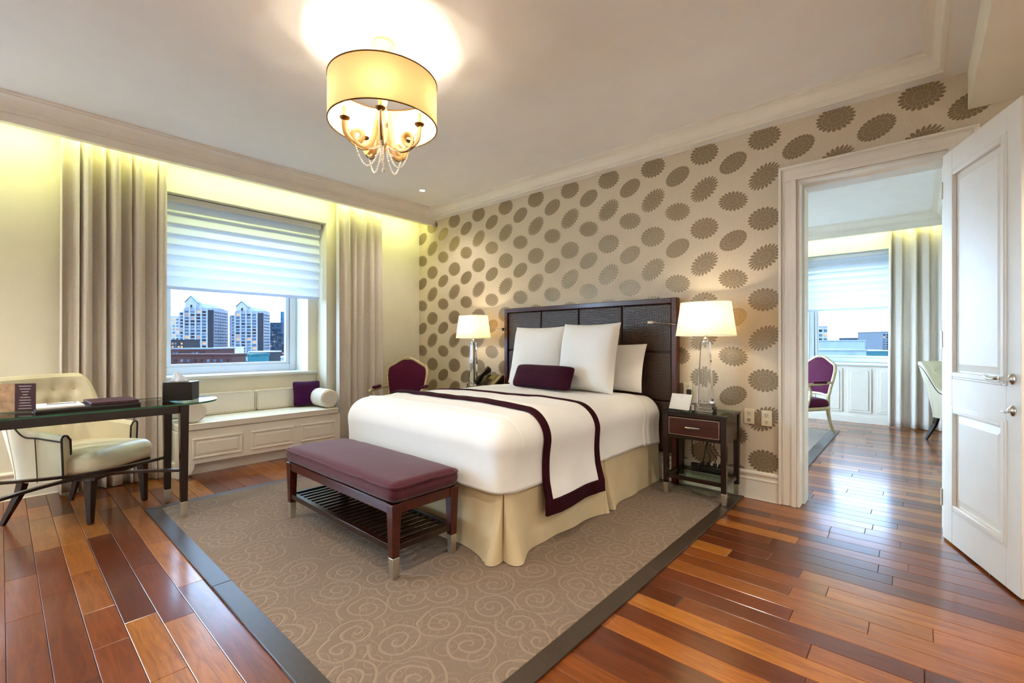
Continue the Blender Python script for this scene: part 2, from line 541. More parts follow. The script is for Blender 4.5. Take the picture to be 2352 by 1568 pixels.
# --- floor: a dark subfloor that carries single planks
floor = obj('floor', MB().box(XW - 0.4, XR + 0.2, YB - 0.2, YF + 0.6, -0.12, -0.014), M['subfloor'])
S(floor, 'polished reddish brown plank floor running through both rooms', 'floor')
RW = 0.1105
LENS = [0.34, 0.5, 0.68, 0.86, 1.05, 1.25]
PAL = ['743812', '7e4115', '622c0e', '92531d', '522209', 'a06222', '713613', '672f0f', '995820', '592709', '874918']
def pix(x, y):
    a = math.radians(41.66)
    z = -x * math.sin(a) + y * math.cos(a)
    l = x * math.cos(a) + y * math.sin(a)
    if z < 0.4: return None
    return (1176 + 1045.3 * l / z, 787 + 1.18 * 1045.3 / z, z)
rr = random.Random(11)
planks = []
k0 = int(math.floor((YB - 0.0133) / RW)) - 1
for k in range(k0, int((YF - 0.0133) / RW) + 2):
    y = 0.0133 + (k + 0.5) * RW
    if y < YB or y > YF + 0.02: continue
    xa, xb = (XW, XR) if y < YW + 0.1 else (-3.4, 1.2)
    x = xa - rr.uniform(0, 0.5)
    while x < xb:
        L = rr.choice(LENS)
        planks.append((x + L / 2, y, L, rr.choice(PAL), rr.random() < 0.5))
        x += L
def plank_score(p):
    x, y, L, c, fl = p
    if -4.06 < x - L / 2 and x + L / 2 < -0.99 and 0.69 < y < 3.75: return 0
    q = pix(x, y)
    best = 0
    for sx in (-0.45, -0.2, 0, 0.2, 0.45):
        q = pix(x + sx * L, y)
        if q is None or not (-20 < q[0] < 2372 and q[1] < 1590): continue
        if y > YW:
            xd = (x + sx * L) * YW / y
            if not (DX0 < xd < DX1): continue
        best += 0.2 * L * RW * 1.18 / q[2] ** 3
    return best
sc_ = sorted(((plank_score(p), i) for i, p in enumerate(planks)), reverse=True)
chosen = set(i for s_, i in sc_[:285] if s_ > 0)
pmesh = {}
for L in LENS:
    b = bmesh.new()
    bmesh.ops.create_cube(b, size=1.0)
    bmesh.ops.scale(b, vec=(L - 0.0016, RW - 0.0016, 0.014), verts=b.verts)
    top = [e for e in b.edges if all(v.co.z > 0 for v in e.verts)]
    bmesh.ops.bevel(b, geom=top, offset=0.0016, segments=1, affect='EDGES')
    me = bpy.data.meshes.new('plank'); b.to_mesh(me); b.free()
    me.materials.append(M['wood_floor'])
    pmesh[L] = me
rest_v, rest_f, rest_c = [], [], []
for i, (x, y, L, c, fl) in enumerate(planks):
    cc = lin(c); jit = rr.uniform(0.85, 1.15)
    cc = (cc[0] * jit, cc[1] * jit, cc[2] * jit, 1)
    if i in chosen:
        o = bpy.data.objects.new('plank', pmesh[L]); COL.objects.link(o)
        o.parent = floor; o.location = (x, y, -0.007); o.color = cc
    else:
        n = len(rest_v); hx, hy = L / 2 - 0.0008, RW / 2 - 0.0008
        for z in (-0.014, 0.0):
            rest_v += [(x - hx, y - hy, z), (x + hx, y - hy, z), (x + hx, y + hy, z), (x - hx, y + hy, z)]
        rest_f += [(n + 4, n + 5, n + 6, n + 7), (n, n + 1, n + 5, n + 4), (n + 1, n + 2, n + 6, n + 5), (n + 2, n + 3, n + 7, n + 6), (n + 3, n, n + 4, n + 7)]
        rest_c += [cc] * 5
mb = MB(); mb.v = rest_v; mb.f = rest_f
me = bpy.data.meshes.new('distant_planks'); me.from_pydata(rest_v, [], rest_f)
at = me.attributes.new('tone', 'FLOAT_COLOR', 'FACE')
for i, c in enumerate(rest_c): at.data[i].color = c
me.materials.append(M['wood_floor_j'])
o = bpy.data.objects.new('distant_planks', me); COL.objects.link(o); o.parent = floor; o['kind'] = 'stuff'

# --- walls
mb = MB()
mb.box(XW - 0.7, DX0, YW, YW + 0.12, 0, ZC).box(DX1, XR + 0.1, YW, YW + 0.12, 0, ZC).box(DX0, DX1, YW, YW + 0.12, DZ, ZC)
S(obj('wall_back', mb, M['paper']), 'tan wallpapered wall printed with bronze dahlia flowers behind the bed', 'wall')
mb = MB()
mb.box(-3.5, DX0, YW + 0.12, YW + 0.24, 0, ZC).box(DX1, 1.3, YW + 0.12, YW + 0.24, 0, ZC).box(DX0, DX1, YW + 0.12, YW + 0.24, DZ, ZC)
S(obj('wall_partition', mb, M['paint']), 'sitting room side of the wall around the doorway', 'wall')
NY0, NY1, NZ = 0.926, 2.50, 2.559
WY0, WY1, WZ0, WZ1 = 1.033, 2.392, 0.853, 2.47
XN = -5.325; XF = -5.72
mb = MB()
mb.box(XF, XW, YB - 0.1, -2.5, 0, ZC).box(XF, XW, -0.45, NY0, 0, ZC).box(XF, XW, -2.5, -0.45, 0, 0.37).box(XF, XW, -2.5, -0.45, 2.66, ZC).box(XF, XW, NY1, YW, 0, ZC).box(XF, XW, NY0, NY1, NZ, ZC)
mb.box(XF, XN, NY0, NY1, 0, WZ0 - 0.03).box(XF, XN, NY0, NY1, WZ1, NZ).box(XF, XN, NY0, WY0, WZ0 - 0.03, WZ1).box(XF, XN, WY1, NY1, WZ0 - 0.03, WZ1)
S(obj('wall_left', mb, M['paint']), 'cream wall holding the recessed bedroom window and its seat niche', 'wall')
S(obj('wall_right', MB().box(XR, XR + 0.1, YB - 0.1, YW, 0, ZC), M['paint']), 'cream side wall beyond the open white door', 'wall')
S(obj('wall_front', MB().box(XW - 0.6, XR + 0.1, YB - 0.1, YB, 0, ZC), M['paint']), 'cream wall opposite the headboard wall', 'wall')
S(obj('ceiling', MB().box(XF, XR + 0.1, YB - 0.1, YW + 0.12, ZC, ZC + 0.1), M['ceil']), 'pale smooth bedroom tray ceiling with moulded edge', 'ceiling')
# bulkhead over the entrance and soffit strips round the tray
S(obj('ceiling_bulkhead', MB().box(0.225, XR, YB, YW - 0.0005, 2.558, ZC), M['paint'], bevel=0.004), 'lowered cream ceiling block above the open door', 'ceiling')
mb = MB().box(-4.79, 0.225, 3.73, YW, ZS, ZC).box(0.13, 0.225, YB, 3.73, ZS, ZC).box(-4.79, 0.225, YB, YB + 0.08, ZS, ZC)
S(obj('trim_1', mb, M['ceil']), 'flat soffit strip framing the tray ceiling', 'trim')
mb = MB().box(-4.80, -4.735, YB, YW - 0.0005, 2.72, ZC)
S(obj('trim_2', mb, M['trim'], bevel=0.004), 'long pelmet board hiding the cove light above the bedroom curtains', 'trim')

def crown(x0, x1, y0, y1, zs=ZS, zc=ZC):
    h = zc - zs
    prof = [(0.0, 0.0), (0.014, 0.0), (0.014, 0.10 * h), (0.024, 0.12 * h), (0.024, 0.20 * h), (0.030, 0.22 * h)]
    for i in range(9):
        a = i / 8 * PI / 2
        prof.append((0.030 + 0.055 * (1 - math.cos(a)), (0.24 + 0.52 * math.sin(a)) * h))
    prof += [(0.092, 0.78 * h), (0.092, 0.86 * h), (0.106, 0.88 * h), (0.106, 1.0 * h)]
    mb = MB(); n = len(prof)
    for cx, cy_, sx, sy in ((x0, y0, 1, 1), (x1, y0, -1, 1), (x1, y1, -1, -1), (x0, y1, 1, -1)):
        for o_, z in prof: mb.v.append((cx + sx * o_, cy_ + sy * o_, zs + z))
    for c in range(4):
        d = (c + 1) % 4
        for i in range(n - 1):
            mb.f.append((c * n + i, d * n + i, d * n + i + 1, c * n + i + 1))
    return mb
S(obj('trim_3', crown(-4.735, 0.13, YB + 0.08, 3.73), M['trim'], smooth=True, fix=False), 'white stepped crown moulding around the bedroom tray ceiling', 'trim')

def skirting(p0, p1, nrm, z1=0.21):
    # baseboard with a stepped moulded cap, from p0 to p1, projecting along nrm
    prof = [(0, 0), (0.022, 0), (0.022, 0.012), (0.016, 0.018), (0.016, 0.66), (0.020, 0.68), (0.020, 0.72), (0.013, 0.75), (0.013, 0.84), (0.022, 0.87), (0.024, 0.93), (0.012, 0.97), (0.004, 1.0), (0, 1.0)]
    mb = MB(); n = len(prof)
    for p in (p0, p1):
        for d, z in prof: mb.v.append((p[0] + nrm[0] * d, p[1] + nrm[1] * d, z * z1))
    for i in range(n - 1): mb.f.append((i, n + i, n + i + 1, i + 1))
    mb.f.append(tuple(range(n))); mb.f.append(tuple(range(n, 2 * n))[::-1])
    return mb
S(obj('baseboard_back', skirting((XW, YW), (-0.757, YW), (0, -1)), M['trim'], fix=True), 'white moulded baseboard under the flowered wallpaper', 'baseboard')
S(obj('baseboard_left', skirting((XW, YB), (XW, 0.93), (1, 0)), M['trim'], fix=True), 'white baseboard along the wall behind the desk', 'baseboard')
S(obj('baseboard_corner', skirting((XW, 2.56), (XW, YW), (1, 0)), M['trim'], fix=True), 'white baseboard between window seat and room corner', 'baseboard')

# --- door casing: fluted boards with mitred look, and jamb
mb = MB()
cw_, cl_, cr_ = 0.108, -0.757, DX1 + 0.135
for a_, b_, d_ in ((0.0, 1.0, 0.018), (0.0, 0.16, 0.034), (0.22, 0.30, 0.024), (0.72, 1.0, 0.030)):
    wr = cr_ - DX1; wl = DX0 - cl_
    zt_, zb_ = DZ + (1 - a_) * cw_, DZ + (1 - b_) * cw_
    mb.box(cl_ + a_ * wl, cl_ + b_ * wl, YW - d_, YW + 0.002, 0, zb_)
    mb.box(cr_ - b_ * wr, cr_ - a_ * wr, YW - d_, YW + 0.002, 0, zb_)
    mb.box(cl_ + a_ * wl, cr_ - a_ * wr, YW - d_, YW + 0.002, zb_, zt_)
S(obj('trim_4', mb, M['trim'], bevel=0.003), 'white fluted casing around the doorway to the sitting room', 'trim')
mb = MB()
mb.box(DX0 - 0.001, DX0 + 0.018, YW - 0.010, YW + 0.25, 0, DZ).box(DX0 + 0.0181, DX0 + 0.032, YW + 0.10, YW + 0.249, 0, DZ - 0.0345)
mb.box(DX1 - 0.018, DX1 + 0.001, YW - 0.010, YW + 0.25, 0, DZ).box(DX0 + 0.0182, DX1 - 0.0182, YW - 0.0095, YW + 0.2495, DZ - 0.018, DZ + 0.001).box(DX0 + 0.0183, DX1 - 0.0183, YW + 0.10, YW + 0.2485, DZ - 0.034, DZ - 0.0181)
S(obj('trim_5', mb, M['trim']), 'white jamb lining inside the doorway', 'trim')

# --- window 1 (bedroom)
def window(name, label, axis_y0, axis_y1, z0, z1, fx, tr, pm='glass'):
    # built in local frame: opening runs along y, glass looks to -x, fx = x of the room-side frame face; tr maps points to world
    w = thing(name, label, 'window', kind='structure')
    def T(mb):
        mb.v = [tr(p) for p in mb.v]; return mb
    fw = 0.075
    mb = MB()
    mb.box(fx - 0.07, fx, axis_y0, axis_y0 + fw, z0, z1).box(fx - 0.07, fx, axis_y1 - fw, axis_y1, z0, z1)
    mb.box(fx - 0.07, fx, axis_y0 + fw, axis_y1 - fw, z0, z0 + 0.075).box(fx - 0.07, fx, axis_y0 + fw, axis_y1 - fw, z1 - fw, z1)
    obj('frame', T(mb), M['trimcool'], w, bevel=0.006, fix=True)
    a, b, c, d = axis_y0 + fw, axis_y1 - fw, z0 + 0.075, z1 - fw
    mb = MB(); k = 0.042; g = fx - 0.03
    mb.box(g - 0.04, g + 0.012, a, a + k, c, d).box(g - 0.04, g + 0.012, b - k, b, c, d).box(g - 0.04, g + 0.012, a + k, b - k, c, c + 0.032).box(g - 0.04, g + 0.012, a + k, b - k, d - k, d)
    obj('sash', T(mb), M['trimcool'], w, bevel=0.004, fix=True)
    obj('pane', T(MB().box(g - 0.026, g - 0.020, a + k - 0.005, b - k + 0.005, c + 0.027, d - k + 0.005)), M[pm], w, fix=True)
    return w
ident = lambda p: p
w1 = window('window_1', 'wide bedroom window overlooking twin grey apartment towers', WY0, WY1, WZ0, WZ1, -5.64, ident, 'tinted')
obj('window_sill', MB().box(-5.66, XN + 0.035, NY0 + 0.003, NY1 - 0.003, WZ0 - 0.03, WZ0), M['trimcool'], w1, bevel=0.006)

w3 = window('added_window_3', 'added unseen bedroom window along the same wall, for extra daylight', -2.5, -0.45, 0.4, 2.66, -5.64, ident)  # unseen opening added to bring more cool daylight into the bedroom
obj('window_sill', MB().box(-5.66, XW + 0.03, -2.5, -0.45, 0.37, 0.4), M['trimcool'], w3, bevel=0.006)

# --- sitting room shell
FY0 = YW + 0.24
mb = MB()
FX0, FX1 = -1.335, 0.06
mb.box(-3.5, -3.25, YF, YF + 0.62, 0, ZC).box(-1.7, FX0, YF, YF + 0.62, 0, ZC).box(-3.25, -1.7, YF, YF + 0.62, 0, 0.4).box(-3.25, -1.7, YF, YF + 0.62, 2.66, ZC).box(FX1, 1.3, YF, YF + 0.62, 0, ZC).box(FX0, FX1, YF, YF + 0.62, 2.53, ZC).box(FX0, FX1, YF + 0.02, YF + 0.62, 0, 0.84)
S(obj('wall_far', mb, M['paint']), 'cream window wall of the sitting room seen through the doorway', 'wall')
S(obj('wall_far_left', MB().box(-3.6, -3.5, FY0 - 0.1, 4.7, 0, ZC).box(-3.6, -3.5, 7.3, YF + 0.6, 0, ZC).box(-3.6, -3.5, 4.7, 7.3, 0, 0.4).box(-3.6, -3.5, 4.7, 7.3, 2.66, ZC), M['paint']), 'side wall of the sitting room hidden beside the doorway', 'wall')
S(obj('wall_far_right', MB().box(1.2, 1.3, FY0, YF, 0, ZC), M['paint']), 'side wall of the sitting room behind the tufted chair', 'wall')
S(obj('ceiling_far', MB().box(-3.6, 1.3, FY0 - 0.24 + 0.12, YF + 0.6, ZC, ZC + 0.1), M['ceil']), 'white sitting room tray ceiling above the doorway view', 'ceiling')
mb = MB().box(-3.5, 1.2, 8.13, 8.19, 2.72, ZC)
S(obj('trim_6', mb, M['trim'], bevel=0.004), 'pelmet board above the sitting room blind', 'trim')
S(obj('trim_7', crown(-3.4, 0.25, FY0 + 0.05, 8.13), M['trim'], smooth=True), 'white crown moulding around the sitting room ceiling', 'trim')
S(obj('trim_8', MB().box(0.25, 1.2, FY0, 8.13, ZS, ZC).box(-3.5, -3.4, FY0, 8.13, ZS, ZC).box(-3.4, 0.25, FY0, FY0 + 0.05, ZS, ZC), M['ceil']), 'flat soffit beside the sitting room crown moulding', 'trim')
# panelled dado below the far window
dado = thing('trim_9', 'white panelled dado below the sitting room window', 'trim', kind='structure')
mb = MB().box(FX0 - 0.4, 1.2, YF - 0.012, YF + 0.03, 0, 0.84).box(FX0 - 0.4, 1.2, YF - 0.028, YF - 0.01, 0, 0.10).box(FX0 - 0.4, 1.2, YF - 0.020, YF - 0.01, 0.10, 0.115)
obj('backboard', mb, M['trim'], dado, bevel=0.003)
for i in range(7):
    xa = FX0 - 0.13 + i * 0.345
    mb = MB().box(xa, xa + 0.285, YF - 0.024, YF - 0.010, 0.15, 0.80)
    p = obj('panel', mb, M['trim'], dado, bevel=0.006)
    obj('panel_field', MB().box(xa + 0.035, xa + 0.25, YF - 0.032, YF - 0.02, 0.185, 0.765), M['trim'], p, bevel=0.008)
tr2 = lambda p: (-p[1], -p[0], p[2])   # opening along x, room side towards -y
w2 = window('window_2', 'sitting room window with pale sky and low rooftops', -FX1, -FX0, 0.87, 2.5, -8.92, tr2, 'tinted')
obj('window_sill', MB().box(FX0 - 0.08, FX1 + 0.08, YF - 0.045, 8.95, 0.84, 0.87), M['trimcool'], w2, bevel=0.006)

w4 = window('added_window_4', 'added sitting room window for extra daylight, unseen beyond the door casing', 1.7, 3.25, 0.4, 2.66, -8.92, tr2)  # unseen opening added to make the sitting room bluer and brighter
w5 = window('added_window_5', 'added side window for extra daylight, unseen beyond the wallpapered wall', 4.7, 7.3, 0.4, 2.66, -3.52, ident)  # another added opening, unseen, for more daylight in the sitting room

# --- the open door leaf
hx, hy = 0.116, 3.785
ddx, ddy = 0.352 - hx, 3.098 - hy
dang = math.atan2(ddy, ddx)
door = thing('door_1', 'white two panel door standing open beside the doorway', 'door', (hx, hy, 0.0), dang, kind='structure')
LW, LH, LT = 0.735, 2.305, 0.045
# local: x along leaf from hinge, visible face looks to -y (towards the room), thickness to +y
fr = 0.112
zs_ = [0.012, 0.215, 0.80, 0.985, LH - 0.13, LH]
mb = MB()
mb.box(0, fr, 0, LT, 0.012, LH).box(LW - fr, LW, 0, LT, 0.012, LH).box(fr, LW - fr, 0, LT, 0.012, zs_[1]).box(fr, LW - fr, 0, LT, zs_[2], zs_[3]).box(fr, LW - fr, 0, LT, zs_[4], LH)
mb.box(fr, LW - fr, 0.012, LT - 0.012, zs_[1], zs_[4])
obj('leaf', mb, M['trim'], door, bevel=0.003)
for za, zb in ((zs_[1], zs_[2]), (zs_[3], zs_[4])):
    x0, x1 = fr, LW - fr
    pn = MB()
    # raised bolection moulding around the panel
    for d, y0 in ((0.0, -0.006), (0.012, -0.010)):
        e = 0.022 - d * 0.6
        pn.box(x0 + d - 0.012, x0 + d + e, y0, 0.012, za + d - 0.012, zb - d + 0.012).box(x1 - d - e, x1 - d + 0.012, y0, 0.012, za + d - 0.012, zb - d + 0.012)
        pn.box(x0 + d + e, x1 - d - e, y0, 0.012, za + d - 0.012, za + d + e).box(x0 + d + e, x1 - d - e, y0, 0.012, zb - d - e, zb - d + 0.012)
    p = obj('panel_moulding', pn, M['trim'], door, bevel=0.004)
    f = MB(); a0, a1, b0, b1 = x0 + 0.075, x1 - 0.075, za + 0.075, zb - 0.075
    a2, a3, b2, b3 = x0 + 0.035, x1 - 0.035, za + 0.035, zb - 0.035
    f.add([(a2, 0.0125, b2), (a3, 0.0125, b2), (a3, 0.0125, b3), (a2, 0.0125, b3), (a0, 0.003, b0), (a1, 0.003, b0), (a1, 0.003, b1), (a0, 0.003, b1)],
          [(4, 5, 6, 7), (0, 1, 5, 4), (1, 2, 6, 5), (2, 3, 7, 6), (3, 0, 4, 7)])
    obj('panel', f, M['trim'], door)
hz = 1.01; hxl = LW - 0.058
h = obj('handle_rose', MB().lathe([(0.026, 0.0), (0.026, 0.006), (0.020, 0.012), (0.011, 0.016), (0.010, 0.045), (0.013, 0.052), (0.0, 0.054)], 24), M['chrome'], door, smooth=True)
h.location = (hxl, 0, hz); h.rotation_euler = (PI / 2, 0, 0)
lv = MB().tube([(hxl, -0.042, hz), (hxl - 0.02, -0.05, hz + 0.001), (hxl - 0.05, -0.053, hz - 0.004), (hxl - 0.085, -0.050, hz - 0.004), (hxl - 0.115, -0.046, hz + 0.002), (hxl - 0.135, -0.043, hz + 0.007)], [0.009, 0.0095, 0.007, 0.010, 0.011, 0.007], 12)
obj('lever_handle', lv, M['chrome'], door, smooth=True)
h = obj('lock_rose', MB().lathe([(0.026, 0.0), (0.026, 0.005), (0.018, 0.012), (0.012, 0.014), (0.012, 0.020), (0.0, 0.021)], 24), M['chrome'], door, smooth=True)
h.location = (hxl + 0.002, 0, hz - 0.148); h.rotation_euler = (PI / 2, 0, 0)
obj('thumb_turn', MB().box(hxl - 0.026, hxl + 0.010, -0.034, -0.018, hz - 0.160, hz - 0.150), M['chrome'], door, bevel=0.004).rotation_euler = (0, 0, 0)
for z in (0.25, 1.2, 2.1):
    obj('hinge', MB().lathe([(0.007, z - 0.05), (0.007, z + 0.05)], 10, (-0.004, 0.0)), M['nickel'], door, smooth=True)

# ------------------------------------------------------------------ rugs
def rug(name, label, x0, x1, y0, y1, bw, zt=0.012, splits=2):
    r = thing(name, label, 'rug', ((x0 + x1) / 2, (y0 + y1) / 2, 0))
    obj('pile_field', MB().box(x0 + bw - 0.003, x1 - bw + 0.003, y0 + bw - 0.003, y1 - bw + 0.003, 0.001, zt + 0.002), M['rug'], r, W=True, bevel=0.003)
    def strip(poly):
        obj('border_strip', MB().prism(poly, 0.001, zt), M['rugborder'], r, W=True, bevel=0.002)
    for k in range(splits):
        a, b = k / splits, (k + 1) / splits
        g = 0.0015
        for side in range(4):
            if side == 0:
                o0, o1 = x0 + (x1 - x0) * a, x0 + (x1 - x0) * b
                strip([(o0 + g, y0), (o1 - g, y0), (o1 - g - (bw if k == splits - 1 else 0), y0 + bw), (o0 + g + (bw if k == 0 else 0), y0 + bw)])
            elif side == 1:
                o0, o1 = x0 + (x1 - x0) * a, x0 + (x1 - x0) * b
                strip([(o0 + g + (bw if k == 0 else 0), y1 - bw), (o1 - g - (bw if k == splits - 1 else 0), y1 - bw), (o1 - g, y1), (o0 + g, y1)])
            elif side == 2:
                o0, o1 = y0 + (y1 - y0) * a, y0 + (y1 - y0) * b
                strip([(x0, o0 + g), (x0 + bw, o0 + g + (bw if k == 0 else 0)), (x0 + bw, o1 - g - (bw if k == splits - 1 else 0)), (x0, o1 - g)])
            else:
                o0, o1 = y0 + (y1 - y0) * a, y0 + (y1 - y0) * b
                strip([(x1 - bw, o0 + g + (bw if k == 0 else 0)), (x1, o0 + g), (x1, o1 - g), (x1 - bw, o1 - g - (bw if k == splits - 1 else 0))])
    return r
RZ = 0.014
rug('area_rug', 'tan scroll patterned rug with dark satin border under the bed', -4.064, -0.985, 0.675, 3.775, 0.083)
rug('area_rug', 'pale rug with satin border under the sitting room armchair', -3.2, -0.77, 4.6, 7.45, 0.10)

# ------------------------------------------------------------------ soft shapes
def rbox(cx, cy_, z0, z1, hx, hy, r, n=14, puff=0.0, seed=0.0, amp=0.0, rb=None):
    """rounded box shell: dense cube grid pulled onto a rounded box; puff bulges the top"""
    mb = MB()
    hz_ = (z1 - z0) / 2; cz = (z0 + z1) / 2
    H_ = (hx, hy, hz_)
    def put(p):
        q = []
        for i in range(3):
            rr_ = min(r, H_[i])
            q.append(max(-H_[i] + rr_, min(H_[i] - rr_, p[i])))
        d = Vector(p) - Vector(q)
        if d.length > 1e-9: d = d.normalized() * min(r, max(H_))
        rad = Vector((min(r, hx), min(r, hy), min(r, hz_)))
        d = Vector((p[0] - q[0], p[1] - q[1], p[2] - q[2]))
        if d.length > 1e-9:
            d.normalize()
            d = Vector((d.x * rad.x, d.y * rad.y, d.z * rad.z))
        w = Vector(q) + d
        if puff:
            k = max(0, (1 - (w.x / hx) ** 2)) * max(0, (1 - (w.y / hy) ** 2))
            w.z += puff * (k ** 0.6) * (1 if w.z > 0 else 0)
        if amp:
            w += Vector((noise.noise((w.x * 3 + seed, w.y * 3, w.z * 3)), noise.noise((w.x * 3, w.y * 3 + seed + 9, w.z * 3)), noise.noise((w.x * 4, w.y * 4, w.z * 4 + seed + 5)))) * amp
        return (cx + w.x, cy_ + w.y, cz + w.z)
    def lerp_nodes(H1, r1):
        # denser towards the rounded edges
        out = []
        m = 5
        rr_ = min(r1, H1)
        for i in range(m): out.append(-H1 + rr_ * i / m)
        c = max(2, n)
        for i in range(c + 1): out.append(-H1 + rr_ + (2 * H1 - 2 * rr_) * i / c)
        for i in range(1, m + 1): out.append(H1 - rr_ + rr_ * i / m)
        return out
    N = [lerp_nodes(H_[i], r) for i in range(3)]
    for ax in range(3):
        a, b = [(1, 2), (2, 0), (0, 1)][ax]
        for sg in (-1, 1):
            k = len(mb.v); A, B = N[a], N[b]
            for vb in B:
                for va in A:
                    p = [0, 0, 0]; p[ax] = sg * H_[ax]; p[a] = va; p[b] = vb
                    mb.v.append(put(p))
            na = len(A)
            for j in range(len(B) - 1):
                for i in range(na - 1):
                    q = (k + j * na + i, k + j * na + i + 1, k + (j + 1) * na + i + 1, k + (j + 1) * na + i)
                    mb.f.append(q if sg > 0 else q[::-1])
    return mb

def cushion(w, h, t, n=26, pinch=0.06, amp=0.006, seed=0.0, power=0.5, corner=0.0):
    """pillow in the local xz plane (w along x, h along z from 0), thickness along y"""
    mb = MB()
    for sg in (-1, 1):
        def fn(u, v, sg=sg):
            a, b = 2 * u - 1, 2 * v - 1
            x = w / 2 * a * (1 - pinch * (1 - b * b)) ; z = h / 2 * b * (1 - pinch * (1 - a * a))
            if corner:
                k = (abs(a) ** 6) * (abs(b) ** 6)
                x *= 1 - corner * k; z *= 1 - corner * k
            th = t / 2 * max(0.0, (1 - abs(a) ** 3.2)) ** power * max(0.0, (1 - abs(b) ** 3.2)) ** power
            nn = noise.noise((x * 7 + seed, z * 7, sg * 3 + seed)) * amp * (1 if th > 0.01 else 0)
            return (x, sg * (th + nn), z + h / 2)
        k = len(mb.f)
        mb.grid(fn, n, n)
        if sg > 0:
            mb.f[k:] = [q[::-1] for q in mb.f[k:]]
    return mb

# ------------------------------------------------------------------ bed
BX0, BX1, BY0, BY1 = -3.26, -1.64, 1.775, 3.70
BXC = (BX0 + BX1) / 2
bed = thing('bed', 'large bed with leather panelled headboard and cream valance', 'bed', (BXC, (BY0 + BY1) / 2, RZ))
obj('mattress', rbox(BXC, (BY0 + BY1) / 2, 0.33, 0.68, 0.775, (BY1 - BY0) / 2 - 0.03, 0.06, 4), M['white'], bed, W=True, smooth=True, fix=True)
obj('box_base', MB().box(BX0 + 0.04, BX1 - 0.04, BY0 + 0.04, BY1, 0.06, 0.36), M['skirt'], bed, W=True)
for fx_, fy_ in ((BX0 + 0.12, BY0 + 0.15), (BX1 - 0.12, BY0 + 0.15), (BX0 + 0.12, BY1 - 0.12), (BX1 - 0.12, BY1 - 0.12)):
    obj('foot', MB().lathe([(0.025, RZ), (0.03, 0.08)], 12, (fx_, fy_)), M['black'], bed, W=True, smooth=True)
# valance: one sheet along three sides with corner and mid pleats
segs = [((BX0, BY1), (BX0, BY0)), ((BX0, BY0), (BX1, BY0)), ((BX1, BY0), (BX1, BY1))]
lens = [math.dist(*s_) for s_ in segs]; tot = sum(lens)
def valance(u, v):
    s_ = u * tot; d = s_; i = 0
    while i < 2 and d > lens[i]: d -= lens[i]; i += 1
    (ax, ay), (bx_, by_) = segs[i]
    f = d / lens[i]
    x, y = ax + (bx_ - ax) * f, ay + (by_ - ay) * f
    nx, ny = (by_ - ay) / lens[i], -(bx_ - ax) / lens[i]
    nx, ny = [(-1, 0), (0, -1), (1, 0)][i]
    # rounded corner normals
    cr = 0.05
    for c_ in (lens[0], lens[0] + lens[1]):
        dd = s_ - c_
        if abs(dd) < cr:
            k = (dd / cr + 1) / 2
            n0 = (-1, 0) if c_ == lens[0] else (0, -1); n1 = (0, -1) if c_ == lens[0] else (1, 0)
            nx, ny = n0[0] * (1 - k) + n1[0] * k, n0[1] * (1 - k) + n1[1] * k
            q = math.hypot(nx, ny); nx /= q; ny /= q
            pull = 0.02 * (1 - abs(dd) / cr)
            x -= nx * pull * 0.6; y -= ny * pull * 0.6
    z = 0.385 * (1 - v) + (RZ + 0.004) * v
    out = 0.004 + 0.010 * v
    for c_, amp_, wd in ((lens[0], 0.075, 0.13), (lens[0] + lens[1], 0.085, 0.13), (lens[0] + lens[1] + 1.03, 0.075, 0.11), (lens[0] + lens[1] / 2, 0.04, 0.12)):
        g = math.exp(-((s_ - c_) / wd) ** 2)
        out += amp_ * g * v ** 1.6
        sl = math.exp(-((s_ - c_) / (0.004 + 0.016 * v)) ** 2)
        out -= (0.02 + 0.085 * v) * sl * (1 if v > 0.02 else 0)
        sl2 = math.exp(-((s_ - c_ + 0.055 * (0.3 + v)) / (0.004)) ** 2)
        out -= 0.012 * sl2 * v
    out += 0.006 * math.sin(s_ * 9 + 1) * v + 0.004 * math.sin(s_ * 23) * v
    return (x + nx * out, y + ny * out, z)
obj('valance', MB().grid(valance, 900, 14), M['skirt'], bed, W=True, smooth=True)
hb0, hb1, hbz = -3.42, -1.485, 1.557
hb = obj('headboard_frame', MB().box(hb0, hb0 + 0.045, 3.715, 3.785, RZ, hbz).box(hb1 - 0.045, hb1, 3.715, 3.785, RZ, hbz).box(hb0 + 0.045, hb1 - 0.045, 3.715, 3.785, hbz - 0.045, hbz).box(hb0 + 0.04, hb1 - 0.04, 3.76, 3.78, 0.25, hbz - 0.03), M['redwood'], bed, W=True, bevel=0.004)
pw = (hb1 - hb0 - 0.09) / 4; ph = 0.41
for i in range(4):
    for j in range(3):
        z1 = hbz - 0.047 - j * (ph + 0.003); z0 = z1 - ph
        obj('leather_panel', rbox(hb0 + 0.045 + pw * (i + 0.5), 3.748, z0 + 0.002, z1, pw / 2 - 0.003, 0.018, 0.012, 4), M['croc'], bed, W=True, smooth=True, fix=True)

